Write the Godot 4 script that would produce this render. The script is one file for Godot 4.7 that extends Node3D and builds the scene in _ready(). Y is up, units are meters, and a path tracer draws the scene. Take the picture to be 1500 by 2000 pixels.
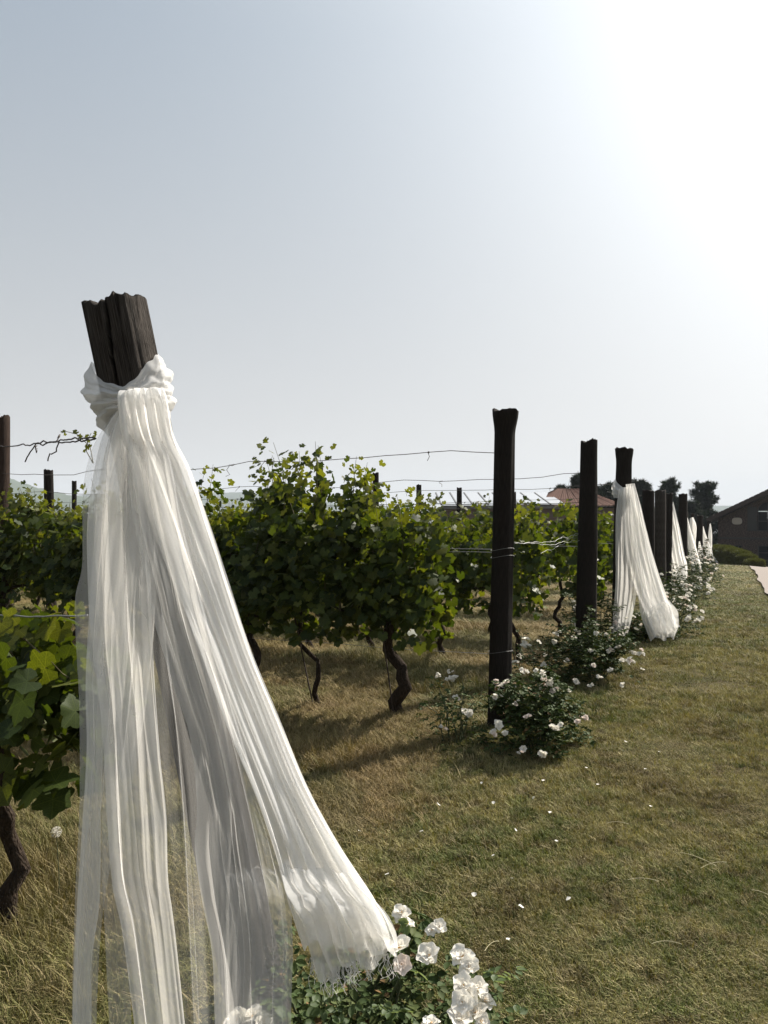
extends Node3D
# A vineyard edge: wooden end posts, some draped with white tulle, roses at their feet, dry lawn to the right.

const EYE := 1.5
const FOCAL := 1511.0
const ORD := ["first", "second", "third", "fourth", "fifth", "sixth", "seventh", "eighth", "ninth", "tenth", "eleventh", "twelfth", "thirteenth", "fourteenth", "fifteenth", "sixteenth", "seventeenth", "eighteenth", "nineteenth", "twentieth"]

var rng := RandomNumberGenerator.new()
var noise := FastNoiseLite.new()
var coarse := FastNoiseLite.new()
var M := {}
var used := {}
var leaf_meshes := []
var leaf_mats := []
var far_leaf: ArrayMesh
var rose_leaf: ArrayMesh
var rose_petals := []
var blossom_meshes := []
var SUN := Vector3(0.568, 0.629, -0.53).normalized()
var ROW := Vector3(-0.905, 0, -0.425).normalized()


# ---------- small tools ----------

class Geo:
	var v := PackedVector3Array()
	var uv := PackedVector2Array()
	var c := PackedColorArray()
	var i := PackedInt32Array()

	func add(p: Vector3, t := Vector2.ZERO, col := Color.WHITE) -> int:
		v.append(p)
		uv.append(t)
		c.append(col)
		return v.size() - 1

	func tri(a: int, b: int, d: int) -> void:
		i.append(a)
		i.append(b)
		i.append(d)

	func quad(a: int, b: int, d: int, e: int) -> void:
		tri(a, b, d)
		tri(a, d, e)

	func grid(nu: int, nv: int, f: Callable, closed := false) -> void:
		var first := v.size()
		for y in nv + 1:
			for x in nu + 1:
				v.append(f.call(float(x) / nu, float(y) / nv))
				uv.append(Vector2(float(x) / nu, float(y) / nv))
				c.append(Color.WHITE)
		var wide := nu + 1
		for y in nv:
			for x in nu:
				var a := first + y * wide + x
				var b := a + 1
				if closed and x == nu - 1:
					b = first + y * wide
				var e := a + wide
				var d := b + wide
				i.append(a)
				i.append(b)
				i.append(d)
				i.append(a)
				i.append(d)
				i.append(e)

	func tube(path: PackedVector3Array, radii: Array, sides := 6) -> void:
		var first := v.size()
		var side := Vector3.RIGHT
		for k in path.size():
			var along := (path[mini(k + 1, path.size() - 1)] - path[maxi(k - 1, 0)]).normalized()
			if absf(along.dot(side)) > 0.95:
				side = Vector3.FORWARD
			side = (side - along * side.dot(along)).normalized()
			var up := along.cross(side)
			var r: float = radii[mini(k, radii.size() - 1)]
			for s in sides:
				var a := TAU * s / sides
				v.append(path[k] + (side * cos(a) + up * sin(a)) * r)
				uv.append(Vector2(float(s) / sides, float(k)))
				c.append(Color.WHITE)
		for k in path.size() - 1:
			for s in sides:
				var a := first + k * sides + s
				var b := first + k * sides + (s + 1) % sides
				quad(a, b, b + sides, a + sides)
		for e in [0, path.size() - 1]:
			for s in range(1, sides - 1):
				tri(first + e * sides, first + e * sides + s, first + e * sides + s + 1)

	func box(lo: Vector3, hi: Vector3, t := Transform3D()) -> void:
		for f in [[0, 1, 2], [1, 2, 0], [2, 0, 1]]:
			for s in 2:
				var k := []
				for q in [[0, 0], [1, 0], [1, 1], [0, 1]]:
					var p := Vector3.ZERO
					p[f[0]] = hi[f[0]] if s else lo[f[0]]
					p[f[1]] = hi[f[1]] if q[0] else lo[f[1]]
					p[f[2]] = hi[f[2]] if q[1] else lo[f[2]]
					k.append(add(t * p))
				if s:
					quad(k[0], k[3], k[2], k[1])
				else:
					quad(k[0], k[1], k[2], k[3])

	func mesh(flat := false) -> ArrayMesh:
		var a := []
		a.resize(Mesh.ARRAY_MAX)
		if flat:
			var v2 := PackedVector3Array()
			var uv2 := PackedVector2Array()
			var c2 := PackedColorArray()
			for k in i:
				v2.append(v[k])
				uv2.append(uv[k])
				c2.append(c[k])
			v = v2
			uv = uv2
			c = c2
			i = PackedInt32Array(range(v.size()))
		var n := PackedVector3Array()
		n.resize(v.size())
		for k in range(0, i.size(), 3):
			var p := v[i[k]]
			var q := (v[i[k + 2]] - p).cross(v[i[k + 1]] - p)
			n[i[k]] += q
			n[i[k + 1]] += q
			n[i[k + 2]] += q
		for k in n.size():
			n[k] = n[k].normalized() if n[k].length_squared() > 1e-20 else Vector3.UP
		a[Mesh.ARRAY_VERTEX] = v
		a[Mesh.ARRAY_NORMAL] = n
		a[Mesh.ARRAY_TEX_UV] = uv
		a[Mesh.ARRAY_COLOR] = c
		a[Mesh.ARRAY_INDEX] = i
		var m := ArrayMesh.new()
		m.add_surface_from_arrays(Mesh.PRIMITIVE_TRIANGLES, a)
		return m


func r(a: float, b: float) -> float:
	return rng.randf_range(a, b)


func at(px: float, py: float, depth: float) -> Vector3:
	return Vector3((px - 750.0) / FOCAL * depth, EYE + (1000.0 - py) / FOCAL * depth, -depth)


func lift(x: float, z: float) -> float:
	# height of the ground: level near the camera, then falling gently away
	var d := -z
	var g := -0.036 * (sqrt((d - 8.0) * (d - 8.0) + 6.0) + d - 8.0) * 0.5 + 0.018
	g -= 0.05 * (sqrt((d - 44.0) * (d - 44.0) + 4.0) + d - 44.0) * 0.5 * (1.0 - smoothstep(62.0, 90.0, d)) + 3.0 * smoothstep(62.0, 90.0, d) * 0.9
	var right := x - (15.8 + 0.28 * (d - 33.0))
	g -= 0.10 * clampf(right, 0.0, 12.0) * smoothstep(26.0, 36.0, d)
	return g


func ground(x: float, z: float) -> Vector3:
	return Vector3(x, lift(x, z), z)


func numbered(called: String) -> String:
	var k: int = used.get(called, 0)
	used[called] = k + 1
	return called if k == 0 else "%s_%03d" % [called, k]


func tag(o: Node3D, label: String, category: String, group := "") -> Node3D:
	o.set_meta("label", label)
	o.set_meta("category", category)
	if group:
		o.set_meta("group", group)
	return o


func thing(called: String, label: String, category: String, where := Vector3.ZERO, group := "") -> Node3D:
	var o := Node3D.new()
	o.name = numbered(called)
	o.position = where
	add_child(o)
	tag(o, label, category, group)
	return o


func part(called: String, m: Mesh, mat: Material, parent: Node3D, where := Transform3D()) -> MeshInstance3D:
	var o := MeshInstance3D.new()
	o.name = called
	o.mesh = m
	o.material_override = mat
	o.transform = where
	parent.add_child(o, true)
	return o


func single(called: String, m: Mesh, mat: Material, where := Vector3.ZERO) -> MeshInstance3D:
	return part(numbered(called), m, mat, self, Transform3D(Basis(), where))


func many(called: String, m: Mesh, mat: Material, parent: Node3D, where: Array, tint: Array) -> MultiMeshInstance3D:
	var mm := MultiMesh.new()
	mm.transform_format = MultiMesh.TRANSFORM_3D
	mm.use_colors = true
	mm.mesh = m
	mm.instance_count = where.size()
	for k in where.size():
		mm.set_instance_transform(k, where[k])
		mm.set_instance_color(k, tint[k])
	var o := MultiMeshInstance3D.new()
	o.name = called
	o.multimesh = mm
	o.material_override = mat
	o.set_meta("kind", "stuff")
	parent.add_child(o, true)
	return o


func lin(red: float, green: float, blue: float, a := 1.0) -> Color:
	var c := Color(red, green, blue).linear_to_srgb()
	c.a = a
	return c


func noise_tex(freq: float, lo: Color, hi: Color, size := 256, octaves := 4, seed_ := 1) -> NoiseTexture2D:
	var n := FastNoiseLite.new()
	n.seed = seed_
	n.frequency = freq
	n.fractal_octaves = octaves
	var t := NoiseTexture2D.new()
	t.width = size
	t.height = size
	t.seamless = true
	t.noise = n
	var g := Gradient.new()
	g.set_color(0, lo)
	g.set_color(1, hi)
	t.color_ramp = g
	return t


func mat(color: Color, rough := 0.8, spec := 0.5) -> StandardMaterial3D:
	var m := StandardMaterial3D.new()
	m.albedo_color = color
	m.roughness = rough
	m.metallic_specular = spec
	return m


# ---------- materials ----------

func leaf_texture() -> ImageTexture:
	# pale veins and mottled blade of a vine leaf; the petiole sits at (0.5, 0.28)
	var n := 128
	var im := Image.create(n, n, false, Image.FORMAT_RGB8)
	var lobes := [0.0, 0.95, -0.95, 1.95, -1.95]
	for y in n:
		for x in n:
			var p := Vector2((x + 0.5) / n - 0.5, (y + 0.5) / n - 0.28)
			var vein := 0.0
			for a in lobes:
				var d := Vector2(sin(a), cos(a))
				var along := p.dot(d)
				if along > 0.0:
					var off := absf(p.cross(d))
					vein = maxf(vein, 1.0 - smoothstep(0.004, 0.016, off))
					var rib := fposmod(along * 13.0 - off * 9.0, 1.0)
					if off < 0.22:
						vein = maxf(vein, 0.45 * (1.0 - smoothstep(0.0, 0.16, minf(rib, 1.0 - rib))))
			var mott := 0.86 + 0.16 * noise.get_noise_2d(x * 5.0, y * 5.0)
			var c := Color(0.80, 0.84, 0.74) * mott
			c = c.lerp(Color(1.0, 1.0, 0.86), vein * 0.55)
			im.set_pixel(x, y, c)
	return ImageTexture.create_from_image(im)


func make_materials() -> void:
	var lt := leaf_texture()
	var tones := [[0.072, 0.098, 0.030], [0.090, 0.116, 0.036], [0.052, 0.076, 0.026], [0.130, 0.150, 0.042], [0.180, 0.190, 0.062], [0.044, 0.064, 0.024]]
	for t in tones:
		var m := mat(lin(t[0] * 1.55, t[1] * 1.5, t[2] * 1.5), 0.5, 0.36)
		m.albedo_texture = lt
		m.backlight_enabled = true
		m.backlight = Color(1.0, 0.98, 0.45)
		leaf_mats.append(m)
	var fl := mat(Color.WHITE, 0.5, 0.36)
	fl.albedo_texture = lt
	fl.vertex_color_use_as_albedo = true
	fl.backlight_enabled = true
	fl.backlight = Color(1.0, 0.98, 0.45)
	M.leaf = fl
	var rl := mat(Color.WHITE, 0.65, 0.22)
	rl.vertex_color_use_as_albedo = true
	rl.backlight_enabled = true
	rl.backlight = Color(0.45, 0.5, 0.28)
	M.rose_leaf = rl
	M.rose_leaf_part = mat(lin(0.042, 0.066, 0.022), 0.6, 0.35)
	M.rose_leaf_part.backlight_enabled = true
	M.rose_leaf_part.backlight = Color(0.45, 0.5, 0.28)
	var gr := mat(Color.WHITE, 0.75, 0.3)
	gr.vertex_color_use_as_albedo = true
	gr.backlight_enabled = true
	gr.backlight = Color(0.55, 0.55, 0.3)
	M.grass = gr
	# weathered wood, grain along the post
	var w := mat(Color.WHITE, 0.9, 0.25)
	w.albedo_texture = noise_tex(0.03, lin(0.016, 0.013, 0.011), lin(0.125, 0.108, 0.095), 512, 5, 7)
	w.uv1_scale = Vector3(5.0, 0.55, 1)
	w.heightmap_enabled = true
	w.heightmap_texture = noise_tex(0.04, Color.BLACK, Color.WHITE, 512, 5, 9)
	w.heightmap_scale = 0.7
	M.wood = w
	var w2: StandardMaterial3D = w.duplicate()
	w2.albedo_texture = noise_tex(0.03, lin(0.010, 0.008, 0.007), lin(0.045, 0.036, 0.030), 512, 5, 17)
	M.dark_wood = w2
	var w3: StandardMaterial3D = w.duplicate()
	w3.albedo_texture = noise_tex(0.03, lin(0.020, 0.013, 0.010), lin(0.100, 0.066, 0.050), 512, 5, 27)
	M.brown_wood = w3
	var bark := mat(Color.WHITE, 0.95, 0.2)
	bark.albedo_texture = noise_tex(0.05, lin(0.012, 0.009, 0.007), lin(0.075, 0.055, 0.040), 256, 5, 11)
	bark.uv1_triplanar = true
	bark.uv1_scale = Vector3(6, 2, 6)
	bark.heightmap_enabled = true
	bark.heightmap_texture = noise_tex(0.06, Color.BLACK, Color.WHITE, 256, 5, 12)
	bark.heightmap_scale = 1.2
	M.bark = bark
	M.cane = mat(lin(0.10, 0.085, 0.035), 0.7)
	M.old_cane = mat(lin(0.045, 0.032, 0.022), 0.9)
	M.stem = mat(lin(0.055, 0.070, 0.028), 0.7)
	M.wire = mat(lin(0.24, 0.24, 0.235), 0.6)
	M.wire.metallic = 0.7
	M.rusty_wire = mat(lin(0.060, 0.048, 0.042), 0.8)
	# tulle: a thin white net, seen through one layer, nearly white where folds lie over each other
	var t := mat(Color(0.955, 0.955, 0.955, 0.58), 0.9, 0.1)
	t.transparency = BaseMaterial3D.TRANSPARENCY_ALPHA
	t.albedo_texture = noise_tex(0.09, Color(1, 1, 1, 0.88), Color(1, 1, 1, 1.0), 512, 5, 21)
	t.uv1_triplanar = true
	t.uv1_scale = Vector3(5.0, 3.0, 5.0)
	t.backlight_enabled = true
	t.backlight = Color(1, 0.99, 0.97)
	M.tulle = t
	var t2: StandardMaterial3D = t.duplicate()
	t2.albedo_color = Color(0.955, 0.955, 0.955, 0.30)
	M.thin_tulle = t2
	var t4: StandardMaterial3D = t.duplicate()
	t4.albedo_color = Color(0.955, 0.955, 0.955, 0.17)
	M.sheer_tulle = t4
	var t6: StandardMaterial3D = t.duplicate()
	t6.albedo_color = Color(0.955, 0.955, 0.955, 0.74)
	M.front_tulle = t6
	var t5: StandardMaterial3D = t.duplicate()
	t5.albedo_color = Color(0.955, 0.955, 0.955, 0.34)
	M.mid_tulle = t5
	var t3: StandardMaterial3D = t.duplicate()
	t3.albedo_color = Color(0.955, 0.955, 0.955, 0.78)
	M.thick_tulle = t3
	M.petal = mat(lin(0.80, 0.77, 0.72), 0.7, 0.3)
	M.petal.backlight_enabled = true
	M.petal.backlight = Color(0.75, 0.74, 0.70)
	M.petal_blush = mat(lin(0.78, 0.71, 0.66), 0.7, 0.3)
	M.petal_blush.backlight_enabled = true
	M.petal_blush.backlight = Color(0.7, 0.66, 0.62)
	M.straw = mat(lin(0.45, 0.40, 0.24), 0.8)
	M.stamen = mat(lin(0.62, 0.33, 0.05), 0.8)
	M.bud = mat(lin(0.72, 0.66, 0.42), 0.7)


# ---------- plants: meshes ----------

func make_leaf_mesh(seed_: int, wave: float) -> ArrayMesh:
	var g := Geo.new()
	rng.seed = seed_
	var table := [[0, 1.0], [12, 0.86], [22, 0.80], [32, 0.70], [44, 0.80], [56, 0.93], [70, 0.80], [82, 0.66], [96, 0.70], [114, 0.76], [136, 0.66], [158, 0.52]]
	var fold := r(-0.06, 0.30)
	var droop := r(0.05, 0.45)
	var skew := r(-0.15, 0.15)
	var f := func(x: float, y: float) -> Vector3:
		var rr := x * x + y * y
		return Vector3(x, y, fold * absf(x) - droop * rr * 0.55 + wave * sin(x * 5.0 + skew * 9.0) * cos(y * 4.0))
	var mid := g.add(Vector3(0, 0.02, 0.0), Vector2(0.5, 0.28))
	var ring := []
	for s in [1, -1]:
		var list := table.duplicate()
		if s < 0:
			list.reverse()
			list.pop_back()
		for e in list:
			var a := deg_to_rad(e[0] * s)
			var q: float = e[1] * r(0.9, 1.1)
			var p := Vector2(sin(a + skew * 0.3) * q, cos(a) * q)
			ring.append(g.add(f.call(p.x * 0.62, p.y * 0.62), Vector2(0.5 + p.x * 0.5, 0.28 + p.y * 0.68)))
	# petiole notch
	for k in ring.size():
		var nxt: int = ring[(k + 1) % ring.size()]
		if k == table.size() - 1:
			continue
		g.tri(mid, ring[k], nxt)
	return g.mesh()


func make_petal(len_: float, wide: float, cup: float, curl: float) -> ArrayMesh:
	var g := Geo.new()
	g.grid(4, 3, func(u, v):
		var x: float = (u - 0.5) * 2.0
		var w: float = wide * (0.28 + 0.72 * sin(clampf(v * 1.25, 0, 1) * PI * 0.5)) * (1.0 - 0.55 * maxf(0.0, v - 0.72) / 0.28)
		var y: float = len_ * v * (1.0 - 0.16 * x * x * v)
		return Vector3(x * w, cup * len_ * v * v - curl * len_ * maxf(0.0, v - 0.6) * 1.4 + 0.25 * wide * x * x * v, y))
	return g.mesh()


func make_blossom(seed_: int, petals: int, inner: int) -> ArrayMesh:
	# one flower of size 1 (diameter about 2), facing +y
	rng.seed = seed_
	var g := Geo.new()
	for layer in 3:
		var n: int = [petals, petals, inner][layer]
		for k in n:
			var ln: float = [1.0, 0.78, 0.45][layer] * r(0.85, 1.1)
			var b := Basis(Vector3.UP, TAU * (k + layer * 0.5) / n + r(-0.25, 0.25)) * Basis(Vector3.RIGHT, -[0.10, 0.55, 1.0][layer] + r(-0.2, 0.2))
			var m := make_petal(ln, ln * 0.52, r(0.1, 0.3), r(-0.1, 0.35))
			var a := m.surface_get_arrays(0)
			var first := g.v.size()
			for p in a[Mesh.ARRAY_VERTEX]:
				g.add(b * p + Vector3(0, 0.05 * layer, 0))
			for q in a[Mesh.ARRAY_INDEX]:
				g.i.append(first + q)
	return g.mesh()


func make_plant_meshes() -> void:
	for k in 7:
		leaf_meshes.append(make_leaf_mesh(100 + k, 0.03))
	far_leaf = make_leaf_mesh(140, 0.04)
	var g := Geo.new()
	g.grid(2, 4, func(u, v):
		var x: float = (u - 0.5) * 2.0
		return Vector3(x * 0.32 * sin(clampf(v * 0.94 + 0.05, 0, 1) * PI), v, 0.12 * absf(x) - 0.15 * v * v))
	rose_leaf = g.mesh()
	rng.seed = 55
	for k in 4:
		rose_petals.append(make_petal(1.0, r(0.46, 0.58), r(0.05, 0.30), r(-0.05, 0.4)))
	for k in 5:
		blossom_meshes.append(make_blossom(200 + k, 6, 5))


# ---------- posts ----------

func make_post(label: String, base: Vector3, top: Vector3, r0: float, r1: float, seed_: int, m: Material, sides := 28, rings := 40, crack := -9.0, flare := 0.0) -> MeshInstance3D:
	var g := Geo.new()
	var axis := top - base
	var up := axis.normalized()
	var side := Vector3.RIGHT - up * up.x
	side = side.normalized()
	var fwd := up.cross(side)
	var off := seed_ * 13.7
	var put := func(a: float, h: float, rad: float) -> Vector3:
		return axis * h + (side * cos(a) + fwd * sin(a)) * rad
	var radius := func(a: float, h: float) -> float:
		var ca := cos(a)
		var sa := sin(a)
		var rr := lerpf(r0, r1, h)
		rr *= 1.0 + 0.10 * noise.get_noise_3d(ca * 6.0 + off, sa * 6.0, h * axis.length() * 14.0)
		rr += 0.0075 * noise.get_noise_3d(ca * 75.0 + off, sa * 75.0, h * axis.length() * 7.0)
		rr += flare * r1 * smoothstep(0.93, 1.0, h) * (1.0 + 0.8 * noise.get_noise_3d(ca * 30.0, sa * 30.0, off))
		if crack > -8.0:
			var d := absf(angle_difference(a, crack + 0.06 * sin(h * 40.0)))
			rr -= r1 * 0.55 * (1.0 - smoothstep(0.02, 0.06, d)) * smoothstep(0.70, 0.86, h)
			var d2 := absf(angle_difference(a, crack - 0.85 + 0.05 * sin(h * 30.0)))
			rr -= r1 * 0.10 * (1.0 - smoothstep(0.02, 0.05, d2)) * smoothstep(0.72, 0.95, h)
			var d3 := absf(angle_difference(a, crack + 0.5 + 0.05 * sin(h * 25.0)))
			rr -= r1 * 0.10 * (1.0 - smoothstep(0.02, 0.05, d3)) * smoothstep(0.72, 0.95, h)
		return rr
	for k in rings + 1:
		var h := float(k) / rings
		if sides > 60:
			h = pow(h, 0.6)
		for s in sides:
			var a := TAU * s / sides
			var hh := h
			if h > 0.9:
				var jag := 0.016 * noise.get_noise_3d(cos(a) * 28.0 + off, sin(a) * 28.0, 3.0) + 0.007 * noise.get_noise_3d(cos(a) * 90.0, sin(a) * 90.0 + off, 1.0)
				hh = h + jag * (h - 0.9) * 10.0
			g.add(put.call(a, hh, radius.call(a, h)), Vector2(float(s) / sides * 2.0 if s <= sides / 2 else 2.0 - float(s) / sides * 2.0, h * axis.length()))
	for k in rings:
		for s in sides:
			var a := k * sides + s
			var b := k * sides + (s + 1) % sides
			g.quad(a, b, b + sides, a + sides)
	var last := rings * sides
	var ring2 := []
	for s in sides:
		var p := g.v[last + s]
		ring2.append(g.add(axis + (p - axis) * 0.9 + up * 0.004, Vector2(float(s) / sides, 0.0)))
	for s in sides:
		g.quad(last + s, last + (s + 1) % sides, ring2[(s + 1) % sides], ring2[s])
	var mid := g.add(axis * 0.994, Vector2(0.5, 0.5))
	for s in sides:
		g.tri(ring2[s], ring2[(s + 1) % sides], mid)
	var o := single("vineyard_post", g.mesh(), m, base)
	tag(o, label, "post", "vineyard posts")
	return o


# ---------- wires ----------

func wire_path(a: Vector3, b: Vector3, sag: float, kink: float, n: int, seed_: int) -> PackedVector3Array:
	var p := PackedVector3Array()
	for k in n + 1:
		var t := float(k) / n
		var q := a.lerp(b, t)
		q.y -= sag * 4.0 * t * (1.0 - t)
		q.y += kink * noise.get_noise_2d(t * 160.0 + seed_ * 31.0, seed_ * 7.0)
		q.z += kink * noise.get_noise_2d(t * 150.0 + seed_ * 17.0, seed_ * 5.0 + 90.0)
		p.append(q)
	return p


func make_wire(label: String, a: Vector3, b: Vector3, rad: float, m: Material, sag := 0.02, kink := 0.02, knots := 0, seed_ := 1) -> Node3D:
	var o := thing("trellis_wire", label, "wire", a, "trellis wires")
	var g := Geo.new()
	var p := wire_path(Vector3.ZERO, b - a, sag, kink, 40, seed_)
	g.tube(p, [rad], 5)
	part("strand", g.mesh(), m, o)
	rng.seed = seed_ * 71 + 3
	for k in knots:
		var q := p[rng.randi_range(2, p.size() - 3)]
		var kg := Geo.new()
		var path := PackedVector3Array()
		var span := r(0.01, 0.05)
		for s in 15:
			var w := s * 1.7
			path.append(q + (b - a).normalized() * (s / 14.0 - 0.5) * span + Vector3(0, sin(w), cos(w)) * r(0.003, 0.010))
		for s in rng.randi_range(1, 3):
			path.append(path[path.size() - 1] + Vector3(r(-0.03, 0.03), r(-0.04, 0.0), r(-0.02, 0.02)))
		kg.tube(path, [0.0022], 4)
		part("dry_tendril", kg.mesh(), M.old_cane, o)
	return o


# ---------- grapevines ----------

func leaf_basis(normal: Vector3, tip: Vector3, size: float) -> Basis:
	var z := normal.normalized()
	var y := (tip - z * tip.dot(z))
	y = y.normalized() if y.length() > 0.01 else z.cross(Vector3.RIGHT).normalized()
	var x := y.cross(z)
	return Basis(x * size, y * size, z * size)


func make_vine(label: String, base: Vector3, o: Dictionary) -> Node3D:
	var root := thing("grapevine", label, "grapevine", base, o.group)
	rng.seed = o.seed
	var half: float = o.len * 0.5
	var lo: float = o.lo
	var head: float = lo + 0.16
	# trunk
	var lean: Vector3 = o.get("lean", Vector3(r(-0.12, 0.12), 0, r(-0.05, 0.05)))
	var tr: float = o.trunk
	var n := 12
	var path := PackedVector3Array()
	var rad := []
	for k in n + 1:
		var t := float(k) / n
		var bend := Vector3(noise.get_noise_2d(t * 55.0, o.seed * 3.0), 0, noise.get_noise_2d(t * 55.0, o.seed * 5.0 + 40.0)) * 0.16 * sin(t * PI)
		path.append(Vector3(0, -0.04, 0).lerp(lean + Vector3(0, head, 0), t) + bend)
		rad.append(tr * (1.25 - 0.5 * t + 0.25 * absf(noise.get_noise_2d(t * 120.0, o.seed + 9.0))))
	var g := Geo.new()
	g.tube(path, rad, 9)
	part("trunk", g.mesh(), M.bark, root)
	var top := path[n]
	if o.far:
		pass
	else:
		for s in [-1, 1]:
			g = Geo.new()
			path = PackedVector3Array()
			for k in 7:
				var t := k / 6.0
				path.append(top + ROW * s * half * 0.95 * t + Vector3(0, 0.05 * sin(t * 3.0) + 0.03 * noise.get_noise_2d(t * 60.0, o.seed), 0.03 * noise.get_noise_2d(t * 70.0, o.seed + 5)))
			g.tube(path, [tr * 0.7, tr * 0.6, tr * 0.5, tr * 0.45, tr * 0.4, tr * 0.35, tr * 0.3], 6)
			part("cordon", g.mesh(), M.bark, root)
		if o.get("stake", true):
			g = Geo.new()
			g.tube(PackedVector3Array([Vector3(-0.05, -0.05, 0.03), top + Vector3(-0.08, 0.15, 0.03)]), [0.006], 5)
			part("stake", g.mesh(), M.old_cane, root)
	# shoots climbing from the cordon, with leaves along them
	var hi_at: Callable = o.hi
	var across := Vector3(ROW.z, 0, -ROW.x)
	var spots := []
	var shoots: int = o.shoots
	for s in shoots:
		var s0 := (float(s) + r(0.1, 0.9)) / shoots * 2.0 - 1.0
		var start := top + ROW * s0 * half
		start.y = head + r(-0.05, 0.08)
		var reach: float = hi_at.call(s0 * half) * r(0.84, 1.0) - head
		var sway: Vector3 = ROW * r(-0.16, 0.16) + across * r(-1.0, 1.0) * o.thick
		path = PackedVector3Array()
		for k in 8:
			var t := k / 7.0
			path.append(start + Vector3(0, reach * t, 0) + sway * t * t + Vector3(noise.get_noise_2d(t * 60.0, s * 9.0 + o.seed), 0, noise.get_noise_2d(t * 60.0, s * 11.0 + 70.0)) * 0.06)
		if not o.far:
			g = Geo.new()
			g.tube(path, [0.0055, 0.005, 0.0045, 0.004, 0.0035, 0.003, 0.0022, 0.0014], 5)
			part("cane", g.mesh(), M.cane, root)
		var per: int = int(float(o.leaves) * 0.62 / shoots)
		for k in per:
			var t := r(0.0, 1.0)
			var q := path[clampi(int(t * 7.0), 0, 6)].lerp(path[clampi(int(t * 7.0), 0, 6) + 1], fposmod(t * 7.0, 1.0))
			var w: float = o.thick * (1.15 - 0.75 * t)
			spots.append([q + Vector3(r(-0.10, 0.10), r(-0.07, 0.04), r(-0.10, 0.10)) + across * r(-w, w), t])
	# drooping side shoots below and around the cordon
	while spots.size() < o.leaves:
		var s0 := r(-1, 1)
		var h := r(lo - 0.02, lerpf(lo, hi_at.call(s0 * half), 0.6))
		var q: Vector3 = top + ROW * s0 * half + across * r(-1, 1) * o.thick * 1.1
		q.y = h
		if coarse.get_noise_3dv((q + base) * 26.0) > -0.12:
			spots.append([q, 0.3])
		elif rng.randf() < 0.1:
			spots.append([q, 0.3])
	var trs := []
	for e in spots:
		var p: Vector3 = e[0]
		var outward := across * signf((p - top).dot(across) + r(-0.1, 0.1))
		var normal := outward * r(0.15, 1.0) + Vector3(0, r(0.05, 1.0), 0) + Vector3(r(-0.6, 0.6), r(-0.3, 0.3), r(-0.6, 0.6))
		var tip := Vector3(r(-0.7, 0.7), r(-1.0, 0.15), r(-0.7, 0.7)) + outward * 0.4
		var size: float = o.size * r(0.62, 1.2) * (1.0 if e[1] < 0.86 else 0.62)
		var tone := rng.randi_range(0, 3)
		if e[1] > 0.82 and rng.randf() < 0.6:
			tone = 4
		elif rng.randf() < 0.14:
			tone = 5 if rng.randf() < 0.5 else 4
		trs.append([Transform3D(leaf_basis(normal, tip, size), p), tone])
	# the leaves nearest the path show largest: each of those is a part
	trs.sort_custom(func(a, b): return (a[0].origin + base).length_squared() < (b[0].origin + base).length_squared())
	var parts: int = mini(o.parts, trs.size())
	var picked := {}
	if parts > 0:
		var pool := mini(trs.size(), int(parts * 1.5))
		for k in parts:
			picked[int(float(k) * pool / parts)] = true
		for k in picked:
			part("leaf", leaf_meshes[rng.randi_range(0, 6)], leaf_mats[trs[k][1]], root, trs[k][0])
	var where := []
	var tint := []
	for k in trs.size():
		if not picked.has(k):
			where.append(trs[k][0])
			var m: StandardMaterial3D = leaf_mats[trs[k][1]]
			tint.append(m.albedo_color.srgb_to_linear() * r(0.85, 1.1))
	many("foliage", leaf_meshes[o.seed % 7], M.leaf, root, where, tint)
	return root


# ---------- tulle ----------

func along(pts: Array, t: float) -> Vector3:
	# Catmull-Rom through [px, py, depth] rows
	var f := t * (pts.size() - 1)
	var k := clampi(int(f), 0, pts.size() - 2)
	var u := f - k
	var p := []
	for d in [-1, 0, 1, 2]:
		var e: Array = pts[clampi(k + d, 0, pts.size() - 1)]
		p.append(Vector3(e[0], e[1], e[2]))
	return 0.5 * ((2.0 * p[1]) + (p[2] - p[0]) * u + (2.0 * p[0] - 5.0 * p[1] + 4.0 * p[2] - p[3]) * u * u + (3.0 * p[1] - p[0] - 3.0 * p[2] + p[3]) * u * u * u)


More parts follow.
